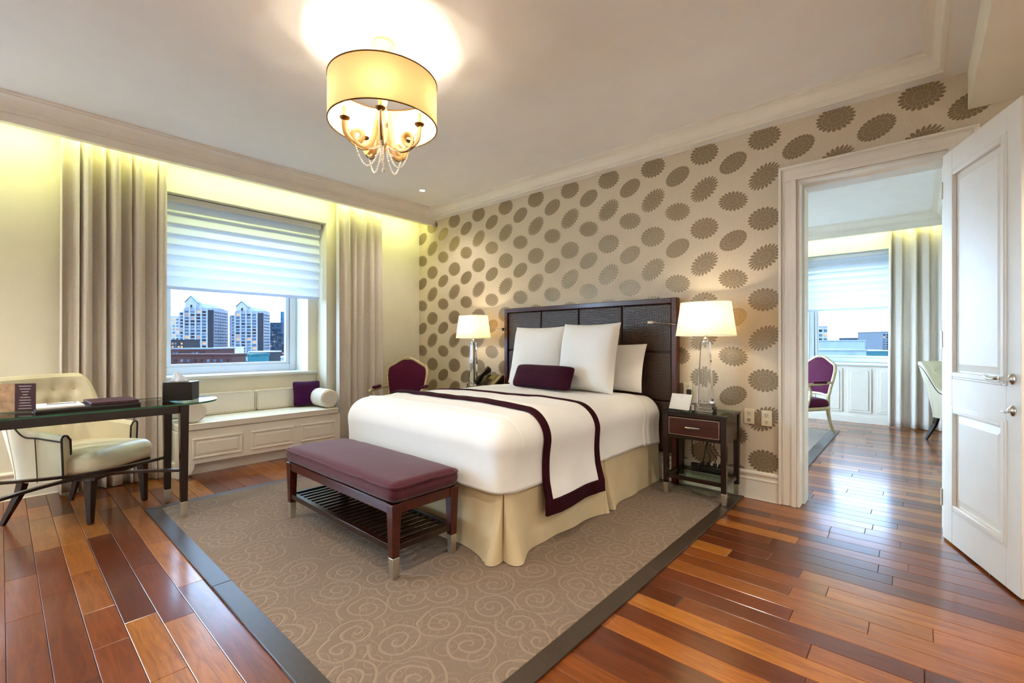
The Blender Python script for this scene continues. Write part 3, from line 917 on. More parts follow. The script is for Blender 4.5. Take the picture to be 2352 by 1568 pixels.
# duvet: rounded shell over the mattress, open below
DT, DB = 0.755, 0.375
def duvet_top(x, y):
    b = 0.018 * noise.noise((x * 1.8, y * 1.6, 2.0)) + 0.006 * noise.noise((x * 6, y * 6, 7.0))
    fx_ = (y - BY0)
    return b + 0.018 * math.exp(-((fx_ - 0.42) / 0.10) ** 2) + 0.02 * max(0, 1 - ((x - BXC) / 0.8) ** 2)
def duvet_mesh(off=0.0):
    mb = MB()
    x0, x1, y0, y1 = BX0 - 0.035 - off, BX1 + 0.035 + off, BY0 - 0.035 - off, BY1 - 0.28
    r = 0.15 + off
    cx, cy_ = (x0 + x1) / 2, (y0 + y1 + 0.4) / 2
    hx_, hy_ = (x1 - x0) / 2, (y1 + 0.4 - y0) / 2
    # concentric rings: from centre of the top outward over the edge and down
    nx, ny = 70, 84
    def prof(s_):  # s_ 0 at hem, grows inwards; returns (inset, z)
        drop = DT - DB - r
        if s_ < drop: return (0.0 + 0.008 * math.sin(PI * s_ / drop), DB + s_)
        a = (s_ - drop) / r
        if a < PI / 2: return (r * (1 - math.cos(a)), DT - r + r * math.sin(a))
        return (r + s_ - drop - r * PI / 2, DT)
    L_ = DT - DB - r + r * PI / 2
    def pos(u, v):
        # u across (0 left hem .. 1 right hem), v along (0 foot hem .. 1 head end)
        Wt = 2 * L_ + (x1 - x0 - 2 * r); su = u * Wt
        left = su < Wt / 2
        au = su if left else Wt - su
        Lt = L_ + (y1 - y0 - r); sv = v * Lt
        if au < L_ and sv < L_:
            m_ = min(au, sv); im, z = prof(m_)
            sp_ = (r - im) / max(1e-6, L_ - m_)
            ix = im + (au - m_) * sp_; iy = im + (sv - m_) * sp_
        else:
            ix, zx = prof(au); iy, zy = prof(sv)
            z = min(zx, zy)
        X = x0 + ix if left else x1 - ix
        Y = y0 + iy
        rc = 0.12
        ax_, ay_ = rc - min(X - x0, x1 - X), rc - (Y - y0)
        if ax_ > 0 and ay_ > 0:
            q = math.hypot(ax_, ay_)
            if q > rc or True:
                m_ = max(ax_, ay_)
                k = m_ / q if q > 0 else 1
                nxp, nyp = rc - ax_ * k, rc - ay_ * k
                X = x0 + nxp if X < cx else x1 - nxp
                Y = y0 + nyp
        top = max(0.0, min(1.0, (z - DB) / (DT - DB)))
        z += duvet_top(X, Y) * top ** 2 + off
        side = 1 - top
        w = 0.006 * noise.noise((X * 5, Y * 5, z * 4)) + 0.004 * noise.noise((X * 14, Y * 14, z * 2))
        if X > cx: X += w * side
        else: X -= w * side
        Y -= w * side * (1 if Y < y0 + 0.2 else 0)
        return (X, Y, z)
    return mb, pos, nx, ny
mb, dpos, nx_, ny_ = duvet_mesh()
mb.grid(dpos, nx_ * 2, ny_ * 2)
duvet = obj('duvet', mb, M['white'], None, smooth=True)
duvet.modifiers.new('thick', 'SOLIDIFY').thickness = 0.02
tag(duvet, 'puffy white duvet spread over the bed', 'duvet')
# raised welt line running round the duvet near the foot
Wt_ = 1.0
welt = [dpos(0.10 + 0.80 * i / 60, 0.24 + 0.0 * i) for i in range(61)]
welt = [(p[0], p[1], p[2] + 0.002) for p in welt]
obj('welt_seam', MB().tube(welt, 0.0045, 6), M['white'], duvet, smooth=True)
# sheet/blanket tucked near the head
sheet_mb = MB()
def sheet_fn(u, v):
    p = dpos(u, 1.0)
    y = p[1] - 0.05 + v * (BY1 - p[1] + 0.03)
    return (p[0] + (-0.012 if p[0] > BXC else 0.012) * v - 0.004 * math.sin(y * 60 + p[2] * 9) * (1 if p[2] < 0.6 else 0), y, p[2] - 0.006 - 0.03 * v)
sheet_mb.grid(sheet_fn, 140, 16)
o = obj('flat_sheet', sheet_mb, M['pillow'], None, smooth=True)
o.modifiers.new('thick', 'SOLIDIFY').thickness = 0.01
tag(o, 'smooth white sheet tucked at the head end of the bed', 'sheet')

# throw with plum border across the bed
def throw_pos(u, v, off):
    # u: 0 left end .. 1 right hanging end ; v: 0 foot side .. 1 head side
    uu = u
    base_u0, base_u1 = -0.02, 1.02
    ya = 2.16 - 0.10 * u; yb = 2.60 + 0.08 * u
    Y = ya + (yb - ya) * v
    extra = 0.175   # hangs below the duvet hem
    Wd = 2 * (DT - DB - 0.15 + 0.15 * PI / 2) + (BX1 - BX0 + 0.07 - 0.30)
    s_ = -extra + u * (Wd + 2 * extra)
    # convert Y to duvet v
    lt = (DT - DB - 0.15 + 0.15 * PI / 2); yy0 = BY0 - 0.035
    vv = (lt + (Y - yy0 - 0.15)) / (lt + (BY1 - 0.28 - yy0 - 0.15))
    t_u = max(0.0, min(1.0, s_ / Wd))
    p = Vector(dpos(t_u, vv))
    e = 0.004
    pu = Vector(dpos(min(1, t_u + e), vv)) - Vector(dpos(max(0, t_u - e), vv))
    pv = Vector(dpos(t_u, min(1, vv + e))) - Vector(dpos(t_u, vv - e))
    n_ = pu.cross(pv)
    if n_.length < 1e-9: n_ = Vector((0, 0, 1))
    n_.normalize()
    if n_.z < -0.2: n_ = -n_
    p = p + n_ * off
    if s_ > Wd:
        p.z -= (s_ - Wd); p.x += 0.022 * min(1, (s_ - Wd) / 0.1) + 0.012 * math.sin(v * 7) * (s_ - Wd) / extra
    if s_ < 0: p.z += s_; p.x -= 0.012
    return tuple(p)
throw = thing('throw_blanket', 'white bed runner edged with plum ribbed band, draped across the duvet', 'throw', (BX1, 2.4, DT))
mb = MB().grid(lambda u, v: throw_pos(u, 0.03 + v * 0.94, 0.012), 150, 20)
o = obj('runner_cloth', mb, M['pillow'], throw, smooth=True, W=True)
o.modifiers.new('thick', 'SOLIDIFY').thickness = 0.006
for a, b in ((0.0, 0.085), (0.915, 1.0)):
    mb = MB().grid(lambda u, v: throw_pos(u, a + v * (b - a), 0.021), 170, 4)
    o = obj('border_band', mb, M['purplerib2'], throw, smooth=True, W=True)
    o.modifiers.new('thick', 'SOLIDIFY').thickness = 0.016
mb = MB().grid(lambda u, v: throw_pos(0.972 + u * 0.031, v, 0.0225), 10, 40)
o = obj('border_band', mb, M['purplerib2'], throw, smooth=True, W=True)
o.modifiers.new('thick', 'SOLIDIFY').thickness = 0.018

# pillows
def pillow(name, label, w, h, t, loc, rx, rz, mat, seed, group=None, welt=False, power=0.5, pinch=0.06, corner=0.0, ry=0.0):
    o = obj(name, cushion(w, h, t, seed=seed, power=power, pinch=pinch, corner=corner), mat, None, smooth=True, fix=True)
    o.location = loc; o.rotation_euler = (rx, ry, rz)
    tag(o, label, 'pillow', group)
    return o
PZ_ = 0.783
pillow('bed_pillow', 'white pillow leaning on the headboard nearest the lit crystal lamp and card', 0.70, 0.42, 0.16, (-2.06, 3.545, PZ_ - 0.02), math.radians(-14), 0, M['pillow'], 3.0, pinch=0.05)
pillow('bed_pillow', 'white pillow mostly hidden behind the large square pillows near the telephone', 0.70, 0.42, 0.16, (-2.86, 3.545, PZ_ - 0.02), math.radians(-14), 0, M['pillow'], 5.0, pinch=0.05)
pillow('square_pillow', 'large white square pillow standing behind the plum bolster', 0.585, 0.585, 0.20, (-2.70, 3.33, PZ_ - 0.02), math.radians(-12), math.radians(2), M['pillow'], 7.0, pinch=0.05)
pillow('square_pillow', 'large white square pillow standing beside the white pillow under the reading light', 0.585, 0.60, 0.21, (-2.125, 3.30, PZ_ - 0.02), math.radians(-12), math.radians(-3), M['pillow'], 9.0, pinch=0.05)
pillow('lumbar_cushion', 'long plum ribbed cushion lying against the white pillows', 0.66, 0.22, 0.15, (-2.43, 3.08, PZ_ + 0.0), math.radians(-24), math.radians(-2), M['purple'], 11.0, pinch=0.04, corner=0.10)
# ------------------------------------------------------------------ bench at the foot of the bed
bx0, bx1, by0, by1 = -3.15, -1.905, 1.265, 1.70
bench = thing('bench', 'plum velvet bench with dark slatted shelf at the foot of the bed', 'bench', ((bx0 + bx1) / 2, (by0 + by1) / 2, RZ))
def tleg(name, x, y, z1, ht, hb, parent, mat, foot=0.10, footmat='nickel', dx=0, dy=0, z0=RZ):
    """tapered square leg with a metal ferrule"""
    f = foot / (z1 - z0)
    hm = hb + (ht - hb) * f
    l = obj(name, MB().taper((x + dx * (1 - f), y + dy * (1 - f), z0 + foot, hm, hm), (x, y, z1, ht, ht)), mat, parent, W=True, bevel=0.003)
    if foot:
        obj('ferrule', MB().taper((x + dx, y + dy, z0, hb * 0.92, hb * 0.92), (x + dx * (1 - f), y + dy * (1 - f), z0 + foot, hm * 1.02, hm * 1.02)), M[footmat], l, W=True, bevel=0.002)
    return l
for x in (bx0 + 0.03, bx1 - 0.03):
    for y in (by0 + 0.03, by1 - 0.03):
        tleg('leg', x, y, 0.385, 0.027, 0.017, bench, M['redwood'], 0.105)
obj('apron', MB().box(bx0 + 0.01, bx1 - 0.01, by0 + 0.01, by0 + 0.03, 0.335, 0.385).box(bx0 + 0.01, bx1 - 0.01, by1 - 0.03, by1 - 0.01, 0.335, 0.385).box(bx0 + 0.01, bx0 + 0.03, by0 + 0.03, by1 - 0.03, 0.335, 0.385).box(bx1 - 0.03, bx1 - 0.01, by0 + 0.03, by1 - 0.03, 0.335, 0.385), M['redwood'], bench, W=True, bevel=0.002)
obj('seat_cushion', rbox((bx0 + bx1) / 2, (by0 + by1) / 2, 0.385, 0.485, (bx1 - bx0) / 2 + 0.008, (by1 - by0) / 2 + 0.008, 0.048, 10, puff=0.02, amp=0.004), M['plum'], bench, W=True, smooth=True, fix=True)
def loop_pts(x0, x1, y0, y1, z, r, n=6, wob=0.0):
    P = []
    for cx, cy_, a0 in ((x1 - r, y1 - r, 0), (x0 + r, y1 - r, PI / 2), (x0 + r, y0 + r, PI), (x1 - r, y0 + r, 1.5 * PI)):
        for i in range(n + 1):
            a = a0 + PI / 2 * i / n
            P.append((cx + r * math.cos(a), cy_ + r * math.sin(a), z))
    Q = []
    for i in range(len(P)):
        a, b = Vector(P[i]), Vector(P[(i + 1) % len(P)])
        m = max(1, int((b - a).length / 0.05))
        for k in range(m):
            p = a.lerp(b, k / m)
            Q.append((p.x, p.y, p.z + wob * noise.noise((p.x * 9, p.y * 9, 0.3))))
    return Q
obj('piping', MB().tube(loop_pts(bx0 - 0.004, bx1 + 0.004, by0 - 0.004, by1 + 0.004, 0.470, 0.045, wob=0.006), 0.007, 6, closed=True), M['plum'], bench, W=True, smooth=True)
sf = 0.165
for y0_, y1_ in ((by0 + 0.015, by0 + 0.045), (by1 - 0.045, by1 - 0.015)):
    obj('shelf_rail', MB().box(bx0 + 0.05, bx1 - 0.05, y0_, y1_, sf - 0.018, sf + 0.014), M['darkwood'], bench, W=True, bevel=0.002)
for x0_, x1_ in ((bx0 + 0.018, bx0 + 0.045), (bx1 - 0.045, bx1 - 0.018)):
    obj('shelf_rail', MB().box(x0_, x1_, by0 + 0.05, by1 - 0.05, sf - 0.018, sf + 0.014), M['darkwood'], bench, W=True, bevel=0.002)
ns_ = 21
sl0 = None
for i in range(ns_):
    xx = bx0 + 0.075 + (bx1 - bx0 - 0.15) * i / (ns_ - 1)
    if sl0 is None:
        sl0 = obj('slat', MB().box(-0.013, 0.013, by0 + 0.045 - (by0 + by1) / 2, by1 - 0.045 - (by0 + by1) / 2, -0.006, 0.006), M['darkwood'], bench, bevel=0.001)
        sl0.location = (xx - (bx0 + bx1) / 2, 0, sf - RZ)
    else:
        s2 = sl0.copy(); COL.objects.link(s2); s2.parent = bench; s2.location = (xx - (bx0 + bx1) / 2, 0, sf - RZ)

# ------------------------------------------------------------------ nightstands
NSZ = 0.66
def nightstand(label, cx, group='matching nightstands flanking the bed'):
    y0, y1 = 3.425, 3.775
    x0, x1 = cx - 0.235, cx + 0.235
    n = thing('nightstand', label, 'nightstand', (cx, (y0 + y1) / 2, RZ), group=group)
    for x in (x0 + 0.022, x1 - 0.022):
        for y in (y0 + 0.022, y1 - 0.022):
            tleg('leg', x, y, NSZ - 0.02, 0.022, 0.017, n, M['darkwood'], 0.085)
    obj('case', MB().box(x0 + 0.008, x0 + 0.03, y0 + 0.044, y1 - 0.044, 0.455, NSZ - 0.018).box(x1 - 0.03, x1 - 0.008, y0 + 0.044, y1 - 0.044, 0.455, NSZ - 0.018).box(x0 + 0.044, x1 - 0.044, y1 - 0.03, y1 - 0.01, 0.455, NSZ - 0.018).box(x0 + 0.03, x1 - 0.03, y0 + 0.03, y1 - 0.03, 0.455, 0.468)
        .box(x0 + 0.044, x1 - 0.044, y0 + 0.006, y0 + 0.03, 0.455, 0.475).box(x0 + 0.044, x1 - 0.044, y0 + 0.006, y0 + 0.03, NSZ - 0.04, NSZ - 0.018), M['darkwood'], n, W=True, bevel=0.002)
    obj('tabletop', MB().box(x0 - 0.003, x1 + 0.003, y0 - 0.003, y1 + 0.003, NSZ - 0.018, NSZ - 0.007), M['darkwood'], n, W=True, bevel=0.002)
    obj('glass_top', MB().box(x0 - 0.004, x1 + 0.004, y0 - 0.004, y1 + 0.004, NSZ - 0.0065, NSZ), M['deskglass'], n, W=True, bevel=0.001)
    d = obj('drawer', MB().box(x0 + 0.046, x1 - 0.046, y0 + 0.001, y0 + 0.03, 0.478, NSZ - 0.043), M['redwood'], n, W=True, bevel=0.002)
    a, b, c, e = x0 + 0.050, x1 - 0.050, 0.483, NSZ - 0.048
    mb = MB()
    for q in ((a, b, c, c + 0.003), (a, b, e - 0.003, e), (a, a + 0.003, c, e), (b - 0.003, b, c, e)):
        mb.box(q[0], q[1], y0 - 0.001, y0 + 0.003, q[2], q[3])
    obj('inlay_line', mb, M['nickel'], d, W=True)
    zc = (c + e) / 2
    obj('pull', MB().tube([(cx - 0.05, y0 + 0.004, zc), (cx - 0.05, y0 - 0.014, zc), (cx - 0.02, y0 - 0.021, zc), (cx + 0.02, y0 - 0.021, zc), (cx + 0.05, y0 - 0.014, zc), (cx + 0.05, y0 + 0.004, zc)], [0.004, 0.006, 0.008, 0.008, 0.006, 0.004], 8), M['chrome'], d, W=True, smooth=True)
    zs2 = 0.17
    for q in ((x0 + 0.04, x1 - 0.04, y0 + 0.012, y0 + 0.030), (x0 + 0.04, x1 - 0.04, y1 - 0.030, y1 - 0.012), (x0 + 0.012, x0 + 0.030, y0 + 0.04, y1 - 0.04), (x1 - 0.030, x1 - 0.012, y0 + 0.04, y1 - 0.04)):
        obj('shelf_rail', MB().box(q[0], q[1], q[2], q[3], zs2 - 0.03, zs2), M['darkwood'], n, W=True, bevel=0.002)
    obj('glass_shelf', MB().box(x0 + 0.016, x1 - 0.016, y0 + 0.016, y1 - 0.016, zs2 + 0.0005, zs2 + 0.008), M['deskglass'], n, W=True)
    return n
nightstand('dark wood nightstand beside the doorway with inlaid drawer and glass top', -1.245)
nightstand('dark wood nightstand half hidden behind the bed, carrying the telephone', -3.66)

# ------------------------------------------------------------------ crystal table lamps
def table_lamp(label, cx, cy_):
    L = thing('table_lamp', label, 'lamp', (cx, cy_, NSZ), group='crystal lamps on the nightstands')
    z = 0.0
    obj('base_block', MB().box(-0.068, 0.068, -0.052, 0.052, 0.0005, 0.026).box(-0.060, 0.060, -0.046, 0.046, 0.027, 0.062), M['crystal'], L, bevel=0.004)
    col = MB()
    k = []
    def octa(w, d, zz):
        c = 0.62
        return [(-w, -d * c, zz), (-w * c, -d, zz), (w * c, -d, zz), (w, -d * c, zz), (w, d * c, zz), (w * c, d, zz), (-w * c, d, zz), (-w, d * c, zz)]
    v = octa(0.053, 0.043, 0.064) + octa(0.032, 0.027, 0.525)
    f = [tuple(range(7, -1, -1)), tuple(range(8, 16))] + [(i, (i + 1) % 8, 8 + (i + 1) % 8, 8 + i) for i in range(8)]
    obj('crystal_column', col.add(v, f), M['crystal'], L)
    obj('neck', MB().lathe([(0.0, 0.526), (0.027, 0.526), (0.027, 0.535), (0.018, 0.540), (0.022, 0.550), (0.012, 0.560), (0.010, 0.60)], 20), M['chrome'], L, smooth=True)
    obj('socket', MB().lathe([(0.0, 0.598), (0.016, 0.600), (0.017, 0.650), (0.0, 0.652)], 14), M['brass'], L, smooth=True)
    bulb = obj('bulb', MB().sphere((0, 0, 0.69), 0.026, 12, 8, (1, 1, 1.35)), M_bulb, L, smooth=True)
    def shade(u, v):
        a = 2 * PI * u
        w = 0.213 + (0.178 - 0.213) * v; d = 0.150 + (0.122 - 0.150) * v
        e = 2 / 2.6
        c_, s_ = math.cos(a), math.sin(a)
        return (w * abs(c_) ** e * (1 if c_ > 0 else -1), d * abs(s_) ** e * (1 if s_ > 0 else -1), 0.575 + 0.252 * v)
    s_ = obj('shade', MB().grid(shade, 64, 6, wu=True), M['shadecloth'], L, smooth=True)
    for zz, vv in ((0.577, 0.0), (0.825, 1.0)):
        pts = [shade(i / 48, vv) for i in range(48)]
        obj('shade_rim', MB().tube(pts, 0.003, 5, closed=True), M['linen'], s_, smooth=True)
    obj('harp', MB().tube([(-0.03, 0, 0.61), (-0.055, 0, 0.68), (-0.045, 0, 0.78), (0, 0, 0.842), (0.045, 0, 0.78), (0.055, 0, 0.68), (0.03, 0, 0.61)], 0.002, 6), M['brass'], L, smooth=True)
    obj('finial', MB().lathe([(0.0, 0.838), (0.006, 0.84), (0.006, 0.848), (0.014, 0.853), (0.010, 0.861), (0.0, 0.865)], 12), M['chrome'], L, smooth=True)
    light('lamp_light', 'POINT', (0, 0, 0.70), POW_LAMP, (1.0, 0.84, 0.62), L, 0.028)
    return L
M_bulb = emis('warm_bulb', (1.0, 0.82, 0.55), 12.0)
M_bulb.use_nodes = True
table_lamp('lit crystal column lamp on the nightstand by the doorway', -1.20, 3.56)
table_lamp('lit crystal column lamp beside the telephone at the corner', -3.755, 3.56)

# ------------------------------------------------------------------ reading lights on the headboard edges
def reading(label, x, sgn):
    t = thing('reading_light', label, 'lamp', (x, 3.70, 1.33), group='reading lights on the headboard')
    obj('mount', MB().lathe([(0.0, -0.016), (0.014, -0.016), (0.014, 0.016), (0.0, 0.016)], 12), M['black'], t, smooth=True)
    obj('arm', MB().tube([(0, 0, 0), (sgn * 0.02, -0.04, 0.004), (sgn * 0.09, -0.075, 0.010), (sgn * 0.15, -0.085, 0.018)], 0.0045, 8), M['chrome'], t, smooth=True)
    obj('lamp_head', MB().tube([(sgn * 0.145, -0.085, 0.017), (sgn * 0.155, -0.086, 0.018), (sgn * 0.175, -0.087, 0.020), (sgn * 0.205, -0.088, 0.020)], [0.006, 0.013, 0.015, 0.014], 12), M['chrome'], t, smooth=True)
    return t
reading('chrome gooseneck reading light in front of the headboard by the larger lit lamp', hb1 + 0.005, -1)
reading('chrome gooseneck reading light beside the headboard near the telephone', hb0 - 0.005, -0.65)

# ------------------------------------------------------------------ small things on the nightstands
ph_ = thing('telephone', 'black desk telephone with olive keypad face on the nightstand', 'telephone', (-3.545, 3.61, NSZ), math.radians(4))
obj('body', MB().add([(-0.10, -0.085, 0.0), (0.10, -0.085, 0.0), (0.10, 0.085, 0.0), (-0.10, 0.085, 0.0), (-0.10, -0.085, 0.02), (0.10, -0.085, 0.02), (0.10, 0.085, 0.095), (-0.10, 0.085, 0.095)], [(0, 3, 2, 1), (4, 5, 6, 7), (0, 1, 5, 4), (1, 2, 6, 5), (2, 3, 7, 6), (3, 0, 4, 7)]), M['black'], ph_, bevel=0.006)
sl = 0.075 / 0.17
def onface(x0, x1, y0, y1, d=0.003):
    zf = lambda y: 0.02 + (y + 0.085) * sl
    return MB().add([(x0, y0, zf(y0)), (x1, y0, zf(y0)), (x1, y1, zf(y1)), (x0, y1, zf(y1)), (x0, y0, zf(y0) + d), (x1, y0, zf(y0) + d), (x1, y1, zf(y1) + d), (x0, y1, zf(y1) + d)], [(0, 3, 2, 1), (4, 5, 6, 7), (0, 1, 5, 4), (1, 2, 6, 5), (2, 3, 7, 6), (3, 0, 4, 7)])
ph_.scale = (1.3, 1.2, 1.75)
obj('face_plate', onface(-0.035, 0.035, -0.075, 0.075), M['olive'], ph_)
for r_ in range(4):
    for c_ in range(3):
        obj('key', onface(-0.026 + c_ * 0.019, -0.012 + c_ * 0.019, -0.065 + r_ * 0.02, -0.052 + r_ * 0.02, 0.007), M['black'], ph_)
obj('speed_key_strip', onface(0.05, 0.09, -0.07, 0.075, 0.005), M['olive'], ph_)
obj('handset', MB().tube([(-0.072, -0.09, 0.045), (-0.072, -0.07, 0.062), (-0.072, 0.0, 0.098), (-0.072, 0.07, 0.122), (-0.072, 0.09, 0.115)], [0.02, 0.025, 0.017, 0.025, 0.02], 10), M['black'], ph_, smooth=True)
o = thing('remote_control', 'small black remote lying beside the lamp foot near the telephone', 'remote', (-3.61, 3.46, NSZ), math.radians(65))
obj('case', MB().box(-0.018, 0.018, -0.055, 0.055, 0.0005, 0.014), M['black'], o, bevel=0.004)
for i in range(4): obj('button', MB().box(-0.010, 0.010, -0.04 + i * 0.02, -0.028 + i * 0.02, 0.013, 0.0155), M['nickel'], o)

cd = thing('card_stand', 'tilted white information card in a clear stand on the nightstand', 'card', (-1.37, 3.475, NSZ), math.radians(-6))
def tilt(mb, a=math.radians(24)):
    mb.v = [(p[0], p[1] + p[2] * math.sin(a), p[2] * math.cos(a) + 0.008) for p in mb.v]; return mb
cardo = obj('card', tilt(MB().box(-0.082, 0.082, -0.002, 0.001, 0.0, 0.125)), M['paperw'], cd)
mb = MB()
for q in ((-0.074, 0.074, 0.010, 0.012), (-0.074, 0.074, 0.113, 0.115), (-0.074, -0.072, 0.010, 0.115), (0.072, 0.074, 0.010, 0.115)): mb.box(q[0], q[1], -0.0028, -0.0021, q[2], q[3])
obj('printed_border', tilt(mb), M['nickel'], cardo)
mb = MB().box(-0.006, 0.006, -0.0028, -0.0021, 0.098, 0.106)
obj('printed_emblem', tilt(mb), M['nickel'], cardo)
obj('stand', MB().box(-0.085, 0.085, -0.012, 0.075, 0.0008, 0.006).add([(-0.085, 0.004, 0.006), (0.085, 0.004, 0.006), (0.085, 0.060, 0.118), (-0.085, 0.060, 0.118), (-0.085, 0.008, 0.006), (0.085, 0.008, 0.006), (0.085, 0.064, 0.118), (-0.085, 0.064, 0.118)], [(0, 1, 2, 3), (7, 6, 5, 4), (0, 3, 7, 4), (1, 5, 6, 2)]), M['deskglass'], cd)
o = thing('alarm_clock', 'small black clock standing between the card and the lamp foot', 'clock', (-1.268, 3.50, NSZ), math.radians(10))
obj('case', MB().box(-0.012, 0.012, -0.02, 0.02, 0.0008, 0.062), M['black'], o, bevel=0.004)
obj('face', MB().box(-0.0095, 0.0095, -0.0212, -0.0195, 0.01, 0.055), M['nickel'], o)

# ------------------------------------------------------------------ outlets
def outlet(label, x, z, kind):
    t = thing('wall_outlet', label, 'outlet', (x, YW, z), group='ivory wall plates beside the nightstand')
    obj('plate', MB().box(-0.036, 0.036, -0.010, -0.0006, -0.058, 0.058), M['plate'], t, bevel=0.004)
    for dz in (0.026, -0.026):
        r = obj('receptacle', MB().box(-0.017, 0.017, -0.0125, -0.009, dz - 0.018, dz + 0.018), M['plate'], t, bevel=0.004)
        if kind == 1 and dz < 0:
            for k in (-0.006, 0.006): obj('slot', MB().box(-0.011, 0.011, -0.0135, -0.0122, dz + k - 0.0025, dz + k + 0.0025), M['piping'], r)
        else:
            for k in (-0.007, 0.007): obj('slot', MB().box(k - 0.0016, k + 0.0016, -0.0135, -0.0122, dz - 0.004, dz + 0.007), M['piping'], r)
            obj('slot', MB().box(-0.003, 0.003, -0.0135, -0.0122, dz - 0.013, dz - 0.008), M['piping'], r)
    return t
outlet('ivory wall plate with data ports nearest the nightstand corner', -0.958, 0.619, 1)
outlet('ivory double socket nearest the door casing', -0.838, 0.615, 0)
outlet('ivory socket behind the crystal lamp holding a black plug', -1.425, 0.795, 0)
o = thing('power_plug', 'black adapter plugged into the socket behind the crystal lamp', 'plug', (-1.41, 3.797, 0.77))
obj('adapter', MB().box(-0.018, 0.018, -0.02, 0.0, -0.025, 0.025), M['black'], o, bevel=0.005)
obj('cable', MB().tube([(0, -0.012, -0.022), (0.004, -0.014, -0.06), (0.012, -0.013, -0.12), (0.02, -0.013, -0.30), (0.035, -0.013, -0.53)], 0.004, 8), M['black'], o, smooth=True)
o = thing('power_strip', 'black power strip with tangled cables on the glass shelf of the nightstand', 'power strip', (-1.20, 3.68, 0.1785), 0)
obj('strip_body', MB().box(-0.08, 0.10, -0.028, 0.028, 0.0, 0.04), M['black'], o, bevel=0.006)
for i, (xa, k) in enumerate(((-0.06, 0.5), (-0.015, 1.2), (0.03, 2.1), (0.07, 3.0))):
    obj('plug_top', MB().box(xa - 0.013, xa + 0.013, -0.015, 0.015, 0.038, 0.066), M['black'], o, bevel=0.004)
    obj('cable', MB().tube([(xa, 0, 0.064), (xa + 0.01, 0.005, 0.11), (xa * 0.4 - 0.03 * math.sin(k), 0.0, 0.18), (xa * 0.3, 0.012, 0.27)], 0.0035, 7), M['black'], o, smooth=True)
obj('cable_coil', MB().tube([(-0.12 + 0.035 * math.cos(a * 0.7), 0.01 + 0.03 * math.sin(a * 0.7), 0.006 + 0.0015 * a) for a in range(28)], 0.004, 6), M['black'], o, smooth=True)

# ------------------------------------------------------------------ window seat
SX = -4.78   # front face
SY0, SY1 = 1.01, 2.505
seat = thing('window_seat', 'white panelled window seat built into the niche under the bedroom window', 'window seat', ((SX + XN) / 2, (SY0 + SY1) / 2, 0))
mb = MB().box(SX - 0.03, SX, SY0, SY1, 0.105, 0.40).box(XW + 0.004, SX - 0.03, SY0, SY0 + 0.02, 0.0, 0.40).box(XW + 0.004, SX - 0.03, SY1 - 0.02, SY1, 0.0, 0.40).box(XN + 0.003, XW + 0.004, SY0 + 0.02, NY1 - 0.01, 0.375, 0.40).box(XW + 0.004, SX - 0.03, SY0 + 0.02, SY1 - 0.02, 0.375, 0.40)
obj('carcase', mb, M['trim'], seat, W=True, bevel=0.003)
obj('toe_kick', MB().box(SX - 0.09, SX - 0.07, SY0 + 0.02, SY1 - 0.02, 0.0, 0.105), M['trim'], seat, W=True)
# bracket feet with curved cut-out
for ya, sg in ((SY0, 1), (SY1, -1)):
    pl = [(ya, 0.0), (ya + sg * 0.045, 0.0)] + [(ya + sg * (0.045 + 0.09 * math.sin(i / 6 * PI / 2)), 0.105 * (1 - math.cos(i / 6 * PI / 2))) for i in range(7)] + [(ya, 0.105)]
    obj('bracket_foot', MB().prism(pl, SX - 0.03, SX, 'x'), M['trim'], seat, W=True, fix=True)
for k in range(3):
    ya = SY0 + 0.115 + k * 0.475 - (0.0 if k else 0.0)
    yb = min(ya + 0.40, SY1 - 0.06)
    p = obj('panel_moulding', MB().box(SX - 0.002, SX + 0.010, ya, yb, 0.15, 0.168).box(SX - 0.002, SX + 0.010, ya, yb, 0.312, 0.33).box(SX - 0.002, SX + 0.010, ya, ya + 0.018, 0.168, 0.312).box(SX - 0.002, SX + 0.010, yb - 0.018, yb, 0.168, 0.312), M['trim'], seat, W=True, bevel=0.004)
    f = MB().add([(SX + 0.0005, ya + 0.02, 0.17), (SX + 0.0005, yb - 0.02, 0.17), (SX + 0.0005, yb - 0.02, 0.31), (SX + 0.0005, ya + 0.02, 0.31), (SX + 0.008, ya + 0.05, 0.195), (SX + 0.008, yb - 0.05, 0.195), (SX + 0.008, yb - 0.05, 0.285), (SX + 0.008, ya + 0.05, 0.285)],
                 [(4, 5, 6, 7), (0, 1, 5, 4), (1, 2, 6, 5), (2, 3, 7, 6), (3, 0, 4, 7)])
    obj('raised_panel', f, M['trim'], p, W=True)
obj('side_baseboard', MB().box(XW + 0.02, SX - 0.03, SY0 - 0.014, SY0 + 0.001, 0.0, 0.13), M['trim'], seat, W=True, bevel=0.003)
def softbox(name, label, cat, cx, cy_, z0, z1, hx, hy, r, mat, group=None, **kw):
    o = thing(name, label, cat, (cx, cy_, z0), group=group)
    obj('cover', rbox(cx, cy_, z0, z1, hx, hy, r, 8, **kw), mat, o, W=True, smooth=True, fix=True)
    return o
o = softbox('seat_cushion', 'long pale linen cushion lying on the window seat', 'cushion', (SX + 0.01 + XN + 0.02) / 2, (SY0 + 2.49) / 2, 0.402, 0.462, (SX + 0.01 - XN - 0.02) / 2, (2.49 - SY0) / 2 - 0.01, 0.012, M['linen'], puff=0.006)
obj('piping', MB().tube(loop_pts(XN + 0.022, SX + 0.009, SY0 + 0.012, 2.478, 0.458, 0.015, 3), 0.004, 6, closed=True), M['piping2'] if 'piping2' in M else M['linen'], o, W=True, smooth=True)
